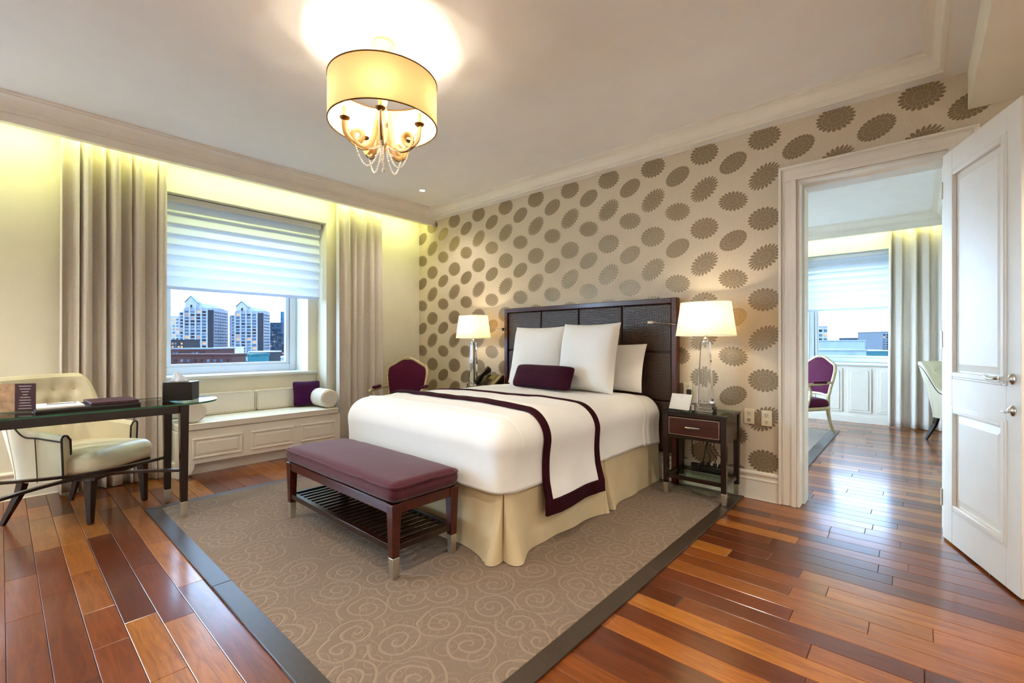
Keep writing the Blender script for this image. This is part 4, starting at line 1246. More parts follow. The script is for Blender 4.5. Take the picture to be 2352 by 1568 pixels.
for ya, yb, lab in ((1.06, 1.785, 'pale linen back cushion on the window seat nearest the desk'), (1.80, 2.44, 'pale linen back cushion on the window seat behind the plum cushion')):
    o = softbox('back_cushion', lab, 'cushion', XN + 0.066, (ya + yb) / 2, 0.4725, 0.679, 0.055, (yb - ya) / 2, 0.02, M['linen'], 'back cushions on the window seat')
    pts = [(XN + 0.124, p[0], p[1]) for p in [(a[0], a[1]) for a in loop_pts(ya, yb, 0.476, 0.677, 0, 0.02, 4)]]
    obj('piping', MB().tube(pts, 0.004, 6, closed=True), M['linen'], o, W=True, smooth=True)
def bolster(label, y):
    o = thing('bolster', label, 'cushion', (-4.98, y, 0.468), group='round bolsters on the window seat')
    r = 0.075
    zc = 0.47 + r + 0.042
    pr = [(0.0, 0.0), (0.05, 0.004), (0.083, 0.0), (0.096, 0.012), (0.1, 0.03), (0.1, 0.25), (0.096, 0.268), (0.083, 0.28), (0.05, 0.276), (0.0, 0.28)]
    b = obj('cover', MB().lathe(pr, 28, caps=False), M['linen'], o, smooth=True, fix=True)
    b.rotation_euler = (0, PI / 2, 0); b.location = (-0.10, 0, 0.102)
    for xx in (-0.086, 0.166):
        obj('piping', MB().tube([(xx, 0.095 * math.cos(a * PI / 14), 0.102 + 0.095 * math.sin(a * PI / 14)) for a in range(28)], 0.005, 6, closed=True), M['linen'], o, smooth=True)
    return o
bolster('pale linen bolster at the far end of the window seat beside the curtain', 2.398)
bolster('pale linen bolster at the desk end of the window seat', 1.146)
o = obj('purple_cushion', cushion(0.30, 0.29, 0.13, seed=2, pinch=0.07, corner=0.08), M['violet'], None, smooth=True, fix=True)
o.location = (-5.105, 2.29, 0.470); o.rotation_euler = (math.radians(-12), 0, math.radians(80))
tag(o, 'square purple ribbed cushion standing on the window seat', 'cushion')

# ------------------------------------------------------------------ blinds
def blind(label, cx, a0, a1, ztop, zbot, tr):
    b = thing('roman_blind', label, 'blind', tr((cx, (a0 + a1) / 2, ztop)))
    base = Vector(tr((cx, (a0 + a1) / 2, ztop)))
    def T(mb):
        mb.v = [tuple(Vector(tr(p)) - base) for p in mb.v]; return mb
    obj('headrail', T(MB().box(cx - 0.05, cx + 0.02, a0, a1, ztop - 0.055, ztop)), M['trimcool'], b, bevel=0.004, fix=True)
    n = 8; H_ = ztop - 0.055 - zbot - 0.02; fh = H_ / n
    first = None
    for i in range(n):
        zt = ztop - 0.055 - i * fh
        def fn(u, v, zt=zt):
            f = v
            x = cx - 0.035 + 0.036 * (f ** 1.7) if f < 0.93 else cx + 0.001 - 0.036 * ((f - 0.93) / 0.07) ** 0.5
            return (x, a0 + 0.006 + (a1 - a0 - 0.012) * u, zt - fh * f * 1.06)
        mb = T(MB().grid(fn, 8, 18))
        obj('fabric_fold', mb, M['blind'], b, smooth=True)
    obj('bottom_rail', T(MB().box(cx - 0.037, cx - 0.018, a0 + 0.006, a1 - 0.006, zbot - 0.004, zbot + 0.032)), M['blind'], b, bevel=0.006, fix=True)
    return b
blind('white folded sheer blind half lowered over the bedroom window', -5.19, NY0 + 0.012, NY1 - 0.02, NZ - 0.006, 1.685, ident)
blind('white folded sheer blind half lowered over the sitting room window', -8.55, -FX1 + 0.006, -FX0 - 0.006, 2.525, 1.68, tr2)

# ------------------------------------------------------------------ curtains
def curtain(label, p0, p1, nrm, ztop, folds, seed, amp=0.045):
    rs = random.Random(seed)
    L = math.dist(p0, p1)
    dx, dy = (p1[0] - p0[0]) / L, (p1[1] - p0[1]) / L
    ph = [rs.uniform(0, 6.28) for _ in range(6)]
    def fn(u, v):
        w = u + 0.012 * math.sin(2 * PI * u * 3 + ph[0])
        fl = 1 + 0.12 * math.sin(u * 9 + ph[1])
        th = 2 * PI * folds * w
        wav = math.cos(th + 0.8 * math.sin(th * 0.5 + ph[2]))
        wav = math.copysign(abs(wav) ** 0.75, wav)
        off = amp * fl * wav * (1 - 0.15 * v) + 0.012 * math.sin(th * 2 + ph[3] + v * 2)
        s_ = u * L + 0.02 * math.sin(th + PI / 2) + 0.01 * v * math.sin(u * 7 + ph[4])
        sway = 0.012 * math.sin(v * 2.5 + u * 5 + ph[5]) * v
        z = ztop * (1 - v) + 0.010 * v
        return (p0[0] + dx * s_ + nrm[0] * (off + sway), p0[1] + dy * s_ + nrm[1] * (off + sway), z)
    c = thing('curtain', label, 'curtain', ((p0[0] + p1[0]) / 2, (p0[1] + p1[1]) / 2, 0.0))
    o = obj('drape', MB().grid(fn, folds * 22, 26), M['curtain'], c, W=True, smooth=True)
    o.modifiers.new('thick', 'SOLIDIFY').thickness = 0.003
    a = Vector((p0[0], p0[1], ztop + 0.012)); b = Vector((p1[0], p1[1], ztop + 0.012))
    obj('heading_track', MB().tube([a, b], 0.009, 8), M['trimcool'], c, W=True, smooth=True)
    return c
curtain('full length beige silk curtain behind the desk', (-4.945, 0.30), (-4.945, 0.955), (1, 0), 2.86, 8, 3, 0.058)
curtain('full length beige silk curtain between the window seat and the room corner', (-4.945, 2.545), (-4.945, 3.09), (1, 0), 2.86, 5, 8, 0.052)
curtain('full length pale curtain beside the sitting room window', (-0.31, 8.30), (0.62, 8.30), (0, -1), 2.86, 7, 5)
def cr(P, n=5):
    Q = []
    for i in range(len(P) - 1):
        p0 = P[max(0, i - 1)]; p1 = P[i]; p2 = P[i + 1]; p3 = P[min(len(P) - 1, i + 2)]
        for k in range(n):
            t = k / n
            Q.append(tuple(0.5 * ((2 * p1[j]) + (-p0[j] + p2[j]) * t + (2 * p0[j] - 5 * p1[j] + 4 * p2[j] - p3[j]) * t * t + (-p0[j] + 3 * p1[j] - 3 * p2[j] + p3[j]) * t ** 3) for j in range(len(p1))))
    Q.append(P[-1]); return Q

# ------------------------------------------------------------------ desk
DZ_ = 0.78
gx0, gx1, gy0, gy1 = -4.17, -3.60, -0.30, 1.06
dc = (gx0 + gx1) / 2; dyc = (gy0 + gy1) / 2
desk = thing('writing_desk', 'dark wood writing desk with rounded glass top and crossed bow stretchers', 'desk', (dc, dyc, 0))
def desk_outline(inset=0.0, n=18):
    P = []
    hx_ = (gx1 - gx0) / 2 - inset
    e = 0.30 - inset * 0.5
    for i in range(n + 1):
        a = PI * i / n
        P.append((dc + hx_ * math.cos(a), gy1 - 0.30 + e * math.sin(a) ** 0.9))
    for i in range(n + 1):
        a = PI + PI * i / n
        P.append((dc + hx_ * math.cos(a), gy0 + 0.30 - e * abs(math.sin(a)) ** 0.9))
    return P
po = desk_outline()
gt = obj('glass_top', MB().prism(po, DZ_ - 0.012, DZ_), M['deskglass'], desk, W=True)
gt.data.materials.append(M['glassedge'])
for p in gt.data.polygons:
    if len(p.vertices) == 4: p.material_index = 1
lx0, lx1, ly0, ly1 = -4.135, -3.684, -0.06, 0.819
for x in (lx0, lx1):
    for y in (ly0, ly1):
        tleg('leg', x, y, DZ_ - 0.016, 0.026, 0.018, desk, M['darkwood'], 0.10, 'nickel', z0=(RZ + 0.001 if (x > -4.06 and y > 0.675) or False else 0.001))
for a in ((lx0 - 0.02, lx0 + 0.02, ly0 + 0.026, ly1 - 0.026), (lx1 - 0.02, lx1 + 0.02, ly0 + 0.026, ly1 - 0.026), (lx0 + 0.026, lx1 - 0.026, ly0 - 0.02, ly0 + 0.02), (lx0 + 0.026, lx1 - 0.026, ly1 - 0.02, ly1 + 0.02)):
    obj('apron_rail', MB().box(a[0], a[1], a[2], a[3], DZ_ - 0.070, DZ_ - 0.016), M['darkwood'], desk, W=True, bevel=0.003)
for x in (lx0, lx1):
    for y in (ly0, ly1):
        obj('glass_pad', MB().lathe([(0.012, DZ_ - 0.0165), (0.012, DZ_ - 0.0122)], 10, (x, y)), M['chrome'], desk, W=True, smooth=True)
mid = -3.945
for xa, zz, bulge in ((lx1, 0.325, -0.27), (lx0, 0.341, 0.16)):
    pts = []
    for i in range(25):
        f = i / 24
        pts.append((xa + bulge * math.sin(PI * f) ** 1.0, ly1 + (ly0 - ly1) * f, zz))
    obj('bow_stretcher', MB().tube(pts, 0.016, 4, sq=(0.012, 0.020)), M['darkwood'], desk, W=True)

# ------------------------------------------------------------------ tufted chair
def tub_chair(label, loc, rz, wood_mat):
    c = thing('tufted_chair', label, 'chair', loc, rz, group='cream tufted chairs')
    hw, xb = 0.265, -0.235
    def plan(s_):
        # s_ in [-1, 1]: arm front -> back -> arm front ; returns point and outward normal
        a = s_ * 1.0
        straight = 0.30
        if abs(a) > 1 - straight:
            f = (abs(a) - (1 - straight)) / straight
            y = math.copysign(hw, a); x = -0.02 + 0.17 * f
            return (x, y), (0.0, math.copysign(1, a))
        th = a / (1 - straight) * PI / 2
        e = 2 / 3.2
        cx_, sy_ = math.cos(th), math.sin(th)
        x = -0.02 + (xb + 0.02) * abs(cx_) ** e; y = hw * math.copysign(abs(sy_) ** e, sy_)
        nx, ny = -abs(cx_) ** (2 - e), math.copysign(abs(sy_) ** (2 - e), sy_)
        q = math.hypot(nx, ny) or 1
        return (x, y), (nx / q, ny / q)
    def top(s_):
        a = abs(s_)
        k = max(0.0, min(1.0, (a - 0.33) / 0.36)); k = k * k * (3 - 2 * k)
        return 0.95 - 0.335 * k - 0.03 * max(0, a - 0.7) / 0.3
    def flare(s_, z):
        a = abs(s_)
        k = max(0.0, 1 - max(0, a - 0.25) / 0.5)
        return (0.03 + 0.11 * k) * max(0, (z - 0.32) / 0.6) ** 1.1
    buttons = []
    for row, zz in enumerate((0.84, 0.73, 0.62)):
        for k in range(-2, 3):
            ss = (k + (0.5 if row % 2 else 0.0)) * 0.15
            if abs(ss) < 0.34: buttons.append((ss, zz))
    TH = 0.05
    def sec(u, v):
        s_ = 2 * u - 1
        (x, y), (nx, ny) = plan(s_)
        zt = top(s_)
        if v < 0.42:
            f = v / 0.42; z = 0.29 + (zt - 0.022 - 0.29) * f; d = TH / 2
        elif v < 0.58:
            a = (v - 0.42) / 0.16 * PI
            z = zt - 0.022 + 0.024 * math.sin(a); d = TH / 2 * math.cos(a)
        else:
            f = (v - 0.58) / 0.42; z = zt - 0.022 - (zt - 0.022 - 0.40) * f; d = -TH / 2
            dep = 0.0
            for bs, bz in buttons:
                q = ((s_ - bs) * 0.85) ** 2 + (z - bz) ** 2
                dep += math.exp(-q / 0.0016)
            d += 0.036 * min(1, dep) - 0.010
        fl = flare(s_, z)
        return (x + nx * (d + fl), y + ny * (d + fl), z)
    b = obj('back_shell', MB().grid(sec, 110, 50), M['leather'], c, smooth=True)
    for u in (0.0, 1.0):
        ring = [sec(u, i / 40) for i in range(41)]
        m_ = MB(); m_.v = [tuple(p) for p in ring]; m_.f = [tuple(range(41))]
        obj('arm_front', m_, M['leather'], c)
        obj('piping', MB().tube([(p[0] + 0.002, p[1], p[2]) for p in ring], 0.006, 6), M['piping'], c, smooth=True)
    obj('piping', MB().tube([sec(i / 90, 0.40) for i in range(91)], 0.0055, 6), M['piping'], c, smooth=True)
    for uu in (0.14, 0.86, 0.26, 0.74):
        obj('seam_piping', MB().tube([sec(uu, 0.40 * i / 12) for i in range(13)], 0.003, 6), M['leather'] if uu in (0.26, 0.74) else M['piping'], b, smooth=True)
    for bs, bz in buttons:
        (x, y), (nx, ny) = plan(bs)
        fl = flare(bs, bz); d = -TH / 2 + 0.026 - 0.004
        p = (x + nx * (d + fl), y + ny * (d + fl), bz)
        obj('button', MB().sphere(p, 0.010, 8, 6), M['leather'], b, smooth=True)
    obj('seat_cushion', rbox(0.055, 0, 0.318, 0.455, 0.265, 0.262, 0.055, 10, puff=0.035), M['leather'], c, smooth=True, fix=True)
    obj('seat_base', MB().prism([(0.30, -0.235), (0.30, 0.235), (-0.12, 0.255), (-0.20, 0.16), (-0.225, 0.0), (-0.20, -0.16), (-0.12, -0.255)], 0.285, 0.325), wood_mat, c, fix=True)
    for sy in (-1, 1):
        obj('leg', MB().taper((0.265, sy * 0.225, 0.001, 0.014, 0.014), (0.255, sy * 0.215, 0.288, 0.026, 0.026)), wood_mat, c, bevel=0.003)
        obj('leg', MB().tube([(-0.285, sy * 0.235, 0.001), (-0.245, sy * 0.22, 0.10), (-0.205, sy * 0.205, 0.20), (-0.185, sy * 0.20, 0.288)], [0.016, 0.021, 0.027, 0.030], 4), wood_mat, c)
    return c
ch = tub_chair('cream leather tufted chair drawn up to the writing desk', (-4.365, 0.373, 0.0), math.radians(43), M['darkwood'])
c2 = copy_tree(ch)
c2.location = (0.45, 7.52, 0); c2.rotation_euler = (0, 0, math.radians(-38))
c2['label'] = 'cream tufted chair partly hidden by the open door in the sitting room'

# ------------------------------------------------------------------ things on the desk
GZ = DZ_ + 0.0006
tb = thing('tissue_box', 'black lacquered tissue box cover standing on the glass desk', 'tissue box', (-3.865, 0.845, GZ), math.radians(56))
obj('cover', MB().box(-0.088, 0.088, -0.062, 0.062, 0.0, 0.128), M['black'], tb, bevel=0.003)
obj('gold_side', MB().box(-0.0895, -0.0885, -0.060, 0.060, 0.003, 0.125), M['gold'], tb)
obj('opening_rim', MB().prism([(0.055 * math.cos(i * PI / 10), 0.03 * math.sin(i * PI / 10)) for i in range(20)], 0.128, 0.1295), M['gold'], tb)
def tissue(u, v):
    a = (u - 0.5) * 0.13; h_ = v * 0.075
    return (a * (1 - 0.7 * v) - 0.02 + 0.01 * math.sin(v * 5), 0.018 * math.sin(u * 9) * (1 - v * 0.5), 0.128 + h_ * (1 - 0.5 * abs(u - 0.5)))
obj('tissue', MB().grid(tissue, 20, 8), M['tissue'], tb, smooth=True)
fo = thing('desk_folder', 'dark leather folder lying open-sided on the glass desk', 'folder', (-3.88, 0.36, GZ), math.radians(2))
obj('board', MB().box(-0.16, 0.16, -0.235, 0.235, 0.0, 0.016), M['piping'], fo, bevel=0.003)
np_ = thing('notepad', 'white notepad with pen loop lying on the folder near the menu card', 'notepad', (-3.88, 0.235, GZ + 0.0165), math.radians(2))
obj('pages', MB().box(-0.13, 0.13, -0.10, 0.10, 0.0, 0.010), M['paperw'], np_, bevel=0.001)
obj('printed_block', MB().box(-0.10, 0.06, -0.06, 0.085, 0.010, 0.0105), M['trimcool'], np_)
obj('pen', MB().tube([(-0.03, -0.05, 0.0155), (-0.03, 0.08, 0.0155)], [0.005, 0.004], 10), M['chrome'], np_, smooth=True)
mg = thing('magazine', 'closed burgundy brochure lying on the folder towards the tissue box', 'magazine', (-3.89, 0.475, GZ + 0.0165), math.radians(2))
obj('cover', MB().box(-0.14, 0.14, -0.115, 0.115, 0.0, 0.018), M['burg'], mg, bevel=0.003)
mc = thing('menu_card', 'folded standing menu with burgundy text page and picture page', 'menu', (-3.87, 0.055, GZ), math.radians(62))
def leaf(mat, ang, name):
    m_ = MB().box(0, 0.10, -0.0015, 0.0015, 0.004, 0.165)
    o_ = obj(name, m_, mat, mc); o_.rotation_euler = (0, 0, ang); return o_
lf = leaf(M['burg'], math.radians(-8), 'text_page')
for i in range(9):
    w_ = (0.030, 0.026, 0.018, 0.012, 0.024, 0.028, 0.026, 0.030, 0.032)[i]
    obj('text_line', MB().box(0.05 - w_, 0.05 + w_, -0.0022, -0.0016, 0.148 - i * 0.016, 0.151 - i * 0.016), M['nickel'], lf)
lf2 = leaf(M['tan'], math.radians(172), 'picture_page')
lf2.rotation_euler = (0, 0, math.radians(188))
obj('base_holder', MB().box(-0.10, 0.105, -0.018, 0.018, 0.0, 0.006), M['deskglass'], mc)

# ------------------------------------------------------------------ gilt armchairs
def armchair(label, loc, rz):
    c = thing('gilt_armchair', label, 'armchair', loc, rz, group='gilt framed plum armchairs')
    lean = 0.17
    def bk(y, z): return (-0.235 - (z - 0.42) * lean, y, z)
    half = [(0.195, 0.50), (0.215, 0.60), (0.235, 0.72), (0.243, 0.82), (0.225, 0.885), (0.175, 0.915), (0.11, 0.955), (0.055, 0.982), (0.0, 0.988)]
    outl = [(0.0, 0.512), (0.10, 0.508)] + half + [(-y, z) for y, z in half[::-1][1:]] + [(-0.10, 0.508), (0.0, 0.512)]
    # smooth the outline
    sm = cr(outl)
    fr_ = obj('back_frame', MB().tube([bk(*p) for p in sm], 0.019, 8), M['gilt'], c, smooth=True)
    obj('bottom_rail', MB().tube([bk(y * 0.195 / 2, 0.50 + 0.012 * (1 - abs(y) / 2)) for y in (-2, -1, 0, 1, 2)], 0.017, 8), M['gilt'], fr_, smooth=True)
    # carved crest: small flower
    for k in range(7):
        a = k * 2 * PI / 6
        q = bk(0.016 * math.cos(a) if k < 6 else 0, 0.992 + (0.014 * math.sin(a) if k < 6 else 0))
        obj('crest_petal', MB().sphere((q[0] + 0.012, q[1], q[2]), 0.010, 7, 5), M['gilt'], fr_, smooth=True)
    cen = (0.0, 0.74)
    def pad(u, v, sg):
        i = u * (len(sm) - 1); i0 = int(min(i, len(sm) - 2)); f = i - i0
        y = sm[i0][0] * (1 - f) + sm[i0 + 1][0] * f; z = sm[i0][1] * (1 - f) + sm[i0 + 1][1] * f
        k = 1 - v
        yy = cen[0] + (y - cen[0]) * k * 0.985; zz = cen[1] + (z - cen[1]) * k * 0.985
        p = bk(yy, zz)
        return (p[0] + sg * (0.008 + 0.032 * (1 - k ** 3)), p[1], p[2])
    obj('back_pad', MB().grid(lambda u, v: pad(u, v, 1), 90, 10), M['plumfab'], c, smooth=True)
    obj('back_cover', MB().grid(lambda u, v: pad(u, v, -0.5), 90, 10), M['plumfab'], c, smooth=True)
    # seat
    obj('seat_rail', MB().tube(cr([(0.275, -0.22, 0.315), (0.29, -0.1, 0.335), (0.295, 0, 0.325), (0.29, 0.1, 0.335), (0.275, 0.22, 0.315), (0.1, 0.275, 0.335), (-0.1, 0.25, 0.335), (-0.235, 0.21, 0.34), (-0.25, 0, 0.34), (-0.235, -0.21, 0.34), (-0.1, -0.25, 0.335), (0.1, -0.275, 0.335), (0.275, -0.22, 0.315)], 4), 0.024, 8), M['gilt'], c, smooth=True)
    obj('seat_pad', rbox(0.02, 0, 0.335, 0.445, 0.265, 0.245, 0.06, 8, puff=0.03), M['plumfab'], c, smooth=True, fix=True)
    for sy in (-1, 1):
        obj('leg', MB().tube(cr([(0.265, sy * 0.215, 0.33), (0.30, sy * 0.245, 0.25), (0.275, sy * 0.225, 0.13), (0.265, sy * 0.218, 0.05), (0.285, sy * 0.235, 0.012)], 4), [0.032 - 0.017 * min(1, i / 12) for i in range(17)], 8), M['gilt'], c, smooth=True)
        obj('leg', MB().tube(cr([(-0.235, sy * 0.205, 0.50), (-0.235, sy * 0.205, 0.33), (-0.245, sy * 0.21, 0.22), (-0.275, sy * 0.215, 0.10), (-0.325, sy * 0.22, 0.012)], 4), [0.024] * 5 + [0.023 - 0.009 * i / 11 for i in range(12)], 8), M['gilt'], c, smooth=True)
        a0 = bk(sy * 0.225, 0.665)
        arm = obj('arm', MB().tube(cr([a0, (a0[0] + 0.12, sy * 0.262, 0.655), (0.02, sy * 0.285, 0.645), (0.12, sy * 0.292, 0.648), (0.165, sy * 0.29, 0.630)], 5), 0.016, 8), M['gilt'], c, smooth=True)
        obj('arm_post', MB().tube(cr([(0.13, sy * 0.290, 0.640), (0.10, sy * 0.288, 0.56), (0.11, sy * 0.282, 0.46), (0.14, sy * 0.270, 0.34)], 4), 0.015, 8), M['gilt'], arm, smooth=True)
        obj('arm_pad', rbox((a0[0] + 0.12 + 0.08) / 2, sy * 0.279, 0.655, 0.690, 0.10, 0.024, 0.016, 4), M['plumfab'], arm, smooth=True, fix=True)
    return c
ac = armchair('gilt framed plum armchair in the bedroom corner behind the bed', (-4.43, 3.04, 0.0), math.radians(-52))
ac2 = copy_tree(ac)
ac2.location = (-1.15, 6.92, RZ + 0.001); ac2.rotation_euler = (0, 0, math.radians(232))
ac2['label'] = 'gilt framed plum armchair on the pale rug beyond the doorway'

# ------------------------------------------------------------------ chandelier
CX, CY = -2.30, 1.47
chd = thing('chandelier', 'drum shaded chandelier with cream scroll arms and pearl bead swags', 'chandelier', (CX, CY, 2.905))
zr = lambda z: z - 2.905
obj('ceiling_rose', MB().lathe([(0.0, 0.0), (0.065, 0.0), (0.065, -0.012), (0.045, -0.028), (0.014, -0.036), (0.0, -0.036)], 24), M['cream'], chd, smooth=True)
obj('stem', MB().lathe([(0.008, -0.03), (0.008, zr(2.60)), (0.022, zr(2.585)), (0.022, zr(2.56)), (0.012, zr(2.54)), (0.030, zr(2.50)), (0.034, zr(2.46)), (0.016, zr(2.42)), (0.028, zr(2.38)), (0.030, zr(2.34)), (0.014, zr(2.31)), (0.010, zr(2.28)), (0.0, zr(2.275))], 20), M['cream'], chd, smooth=True)
drum = obj('drum_shade', MB().grid(lambda u, v: (0.303 * math.cos(2 * PI * u), 0.303 * math.sin(2 * PI * u), zr(2.43 + 0.245 * v)), 72, 6, wu=True), M['drum'], chd, smooth=True)
for z in (2.43, 2.675):
    obj('shade_rim', MB().tube([(0.303 * math.cos(i * PI / 36), 0.303 * math.sin(i * PI / 36), zr(z)) for i in range(72)], 0.004, 6, closed=True), M['brass'], drum, smooth=True)
for k in range(3):
    a = k * 2 * PI / 3 + 0.4
    obj('shade_strut', MB().tube([(0.01 * math.cos(a), 0.01 * math.sin(a), zr(2.60)), (0.302 * math.cos(a), 0.302 * math.sin(a), zr(2.665))], 0.003, 6), M['brass'], drum, smooth=True)
def strand(pts, r, parent, n=None):
    # bead string following a polyline
    P = [Vector(p) for p in pts]; Ls = [0]
    for i in range(1, len(P)): Ls.append(Ls[-1] + (P[i] - P[i - 1]).length)
    n = int(Ls[-1] / (r * 2.05)); mb = MB()
    for k in range(n + 1):
        d = Ls[-1] * k / n; i = 1
        while i < len(Ls) - 1 and Ls[i] < d: i += 1
        f = (d - Ls[i - 1]) / max(1e-9, Ls[i] - Ls[i - 1])
        mb.sphere(P[i - 1].lerp(P[i], f), r, 6, 4)
    return obj('bead_strand', mb, M['pearl'], parent, smooth=True)
def swag(a, b, drop, n=14):
    out = []
    for i in range(n + 1):
        f = i / n; p = Vector(a).lerp(Vector(b), f)
        out.append((p.x, p.y, p.z - drop * 4 * f * (1 - f)))
    return out
NA = 5
for k in range(NA):
    a = k * 2 * PI / NA + math.radians(35)
    ca, sa = math.cos(a), math.sin(a)
    R = lambda r, z: (r * ca, r * sa, zr(z))
    arm = obj('scroll_arm', MB().tube(cr([R(0.022, 2.50), R(0.045, 2.42), R(0.060, 2.34), R(0.095, 2.288), R(0.140, 2.290), R(0.170, 2.325), R(0.165, 2.365), R(0.135, 2.375), R(0.118, 2.350), R(0.135, 2.318), R(0.175, 2.312), R(0.205, 2.345), R(0.213, 2.385), R(0.213, 2.415)], 5), 0.011, 8, sq=(0.0075, 0.016)), M['armcream'], chd, smooth=True)
    obj('arm_edge', MB().tube(cr([(p[0] * 1.03, p[1] * 1.03, p[2] - 0.011) for p in (R(0.045, 2.42), R(0.060, 2.34), R(0.095, 2.288), R(0.140, 2.290), R(0.175, 2.312), R(0.205, 2.345), R(0.213, 2.385))], 4), 0.0035, 6), M['brass'], arm, smooth=True)
    obj('drip_cup', MB().lathe([(0.0, zr(2.412)), (0.010, zr(2.412)), (0.026, zr(2.424)), (0.028, zr(2.430)), (0.0, zr(2.430))], 16, (0.213 * ca, 0.213 * sa)), M['brass'], arm, smooth=True)
    obj('candle_sleeve', MB().lathe([(0.0105, zr(2.430)), (0.0105, zr(2.490))], 12, (0.213 * ca, 0.213 * sa)), M['cream'], arm, smooth=True)
    obj('flame_bulb', MB().lathe([(0.006, zr(2.490)), (0.012, zr(2.505)), (0.013, zr(2.520)), (0.007, zr(2.545)), (0.001, zr(2.560))], 12, (0.213 * ca, 0.213 * sa)), M_bulb, arm, smooth=True)
    light('candle_light', 'POINT', (0.213 * ca, 0.213 * sa, zr(2.525)), POW_CHAND, (1.0, 0.90, 0.74), chd, 0.014)
    strand(swag(R(0.213, 2.405), R(0.026, 2.31), 0.065), 0.0055, chd)
    strand(swag(R(0.160, 2.300), R(0.024, 2.30), 0.115), 0.0055, chd)
    strand(swag(R(0.022, 2.50), R(0.026, 2.33), -0.01), 0.005, chd)
strand([(0, 0, zr(2.28)), (0.0, 0.0, zr(2.19))], 0.006, chd)
obj('pendant_drop', MB().sphere((0, 0, zr(2.175)), 0.010, 8, 6, (1, 1, 1.6)), M['pearl'], chd, smooth=True)

# ------------------------------------------------------------------ recessed downlights (one in view, the others unseen, added as warm fill)
M_lens = emis('downlight_lens', (1.0, 0.95, 0.85), 14.0)
def downlight(label, x, y, z, p, col=(1.0, 0.90, 0.76), spot=130):
    t = thing('downlight', label, 'downlight', (x, y, z), group='recessed ceiling downlights')
    obj('trim_ring', MB().lathe([(0.028, -0.001), (0.045, -0.001), (0.045, -0.006), (0.030, -0.009), (0.028, -0.001)], 24, caps=False), M['trim'], t, smooth=True)
    obj('lens', MB().lathe([(0.0, -0.003), (0.029, -0.003), (0.029, -0.005), (0.0, -0.005)], 20, caps=False), M_lens, t)
    light('downlight_beam', 'SPOT', (0, 0, -0.02), p, col, t, 0.03, spot=spot, blend=0.7)
    return t
downlight('small lit downlight in the ceiling near the room corner', -4.17, 3.164, ZC, POW_DOWN * 0.35)
DL = 'added fill downlight in the bedroom ceiling out of the view'
for x, y in ((-1.25, 0.75), (-3.3, -0.75), (-1.1, -1.2), (-4.1, -1.7)):
    downlight(DL, x, y, ZC, POW_DOWN)
for x, y in ((0.95, 2.3), (0.95, 0.2)):
    downlight('added fill downlight in the lowered entrance ceiling out of the view', x, y, 2.558, POW_DOWN * 1.2)

# cove lights behind the pelmets
def cove(label, loc, sx, sy, p, col, rot):
    t = thing('cove_light', label, 'light', loc)
    obj('tube', MB().box(-sx / 2, sx / 2, -sy / 2, sy / 2, -0.008, 0.008), emis('cove_tube', col, 3.0), t)
    light('cove_glow', 'AREA', (0, 0, -0.012), p, col, t, sx, rot, size_y=sy)
    return t
CC = (0.90, 1.0, 0.36)
cove('hidden strip light behind the bedroom pelmet board', (-4.84, (YB + YW) / 2, 2.87), 0.03, 6.2, POW_COVE, CC, (0, math.radians(38), 0))
cove('hidden strip light behind the sitting room pelmet board', (-1.2, 8.23, 2.87), 4.2, 0.03, POW_COVE * 0.55, CC, (math.radians(38), 0, 0))

# ------------------------------------------------------------------ city outside
A_ = math.radians(41.66)
def cam2w(u, t):
    l = (u - 1176) / 1045.3
    return Vector((t * (-math.sin(A_) + l * math.cos(A_)), t * (math.cos(A_) + l * math.sin(A_)), 0))
def pz(v, t): return 1.18 - (v - 787) / 1045.3 * t
GROUND = -34.0
C_ = {}
for nm, hx_ in (('stone', '6a6b74'), ('stone2', '7a7a82'), ('dark', '1e1e24'), ('brick', '381e1c'), ('slate', '585d62'), ('roofgreen', '6c736c'), ('blueglass', '2c4a64'), ('navy', '1e2c3a'), ('teal', '1f4e53'), ('white', '9aa0a6'), ('grey', '727a7e'), ('street', '3a3b3d')):
    C_[nm] = plain('city_' + nm, hx_, 0.85, var=0.08, nscale=0.3, spec=0.15)
WG = [plain('city_glass_dark', '101318', 0.6, spec=0.1), plain('city_glass_blue', '2c3c4a', 0.6, spec=0.1), plain('city_glass_grey', '434c54', 0.6, spec=0.1), emis('city_glass_lit', (1.0, 0.58, 0.22), 1.0), emis('city_glass_warm', (0.95, 0.55, 0.40), 0.6)]
wmesh = {}
def wobj(w, h, mi):
    k = (round(w, 2), round(h, 2), mi)
    if k not in wmesh:
        me = bpy.data.meshes.new('window')
        m_ = MB().box(-w / 2, w / 2, -0.12, 0.10, -h / 2, h / 2)
        me.from_pydata(m_.v, [], m_.f); me.materials.append(WG[mi]); wmesh[k] = me
    return wmesh[k]
rc = random.Random(5)
def pickw(lit=0.14):
    q = rc.random()
    if q < lit * 0.6: return 3
    if q < lit: return 4
    return rc.choice([0, 0, 1, 1, 2])
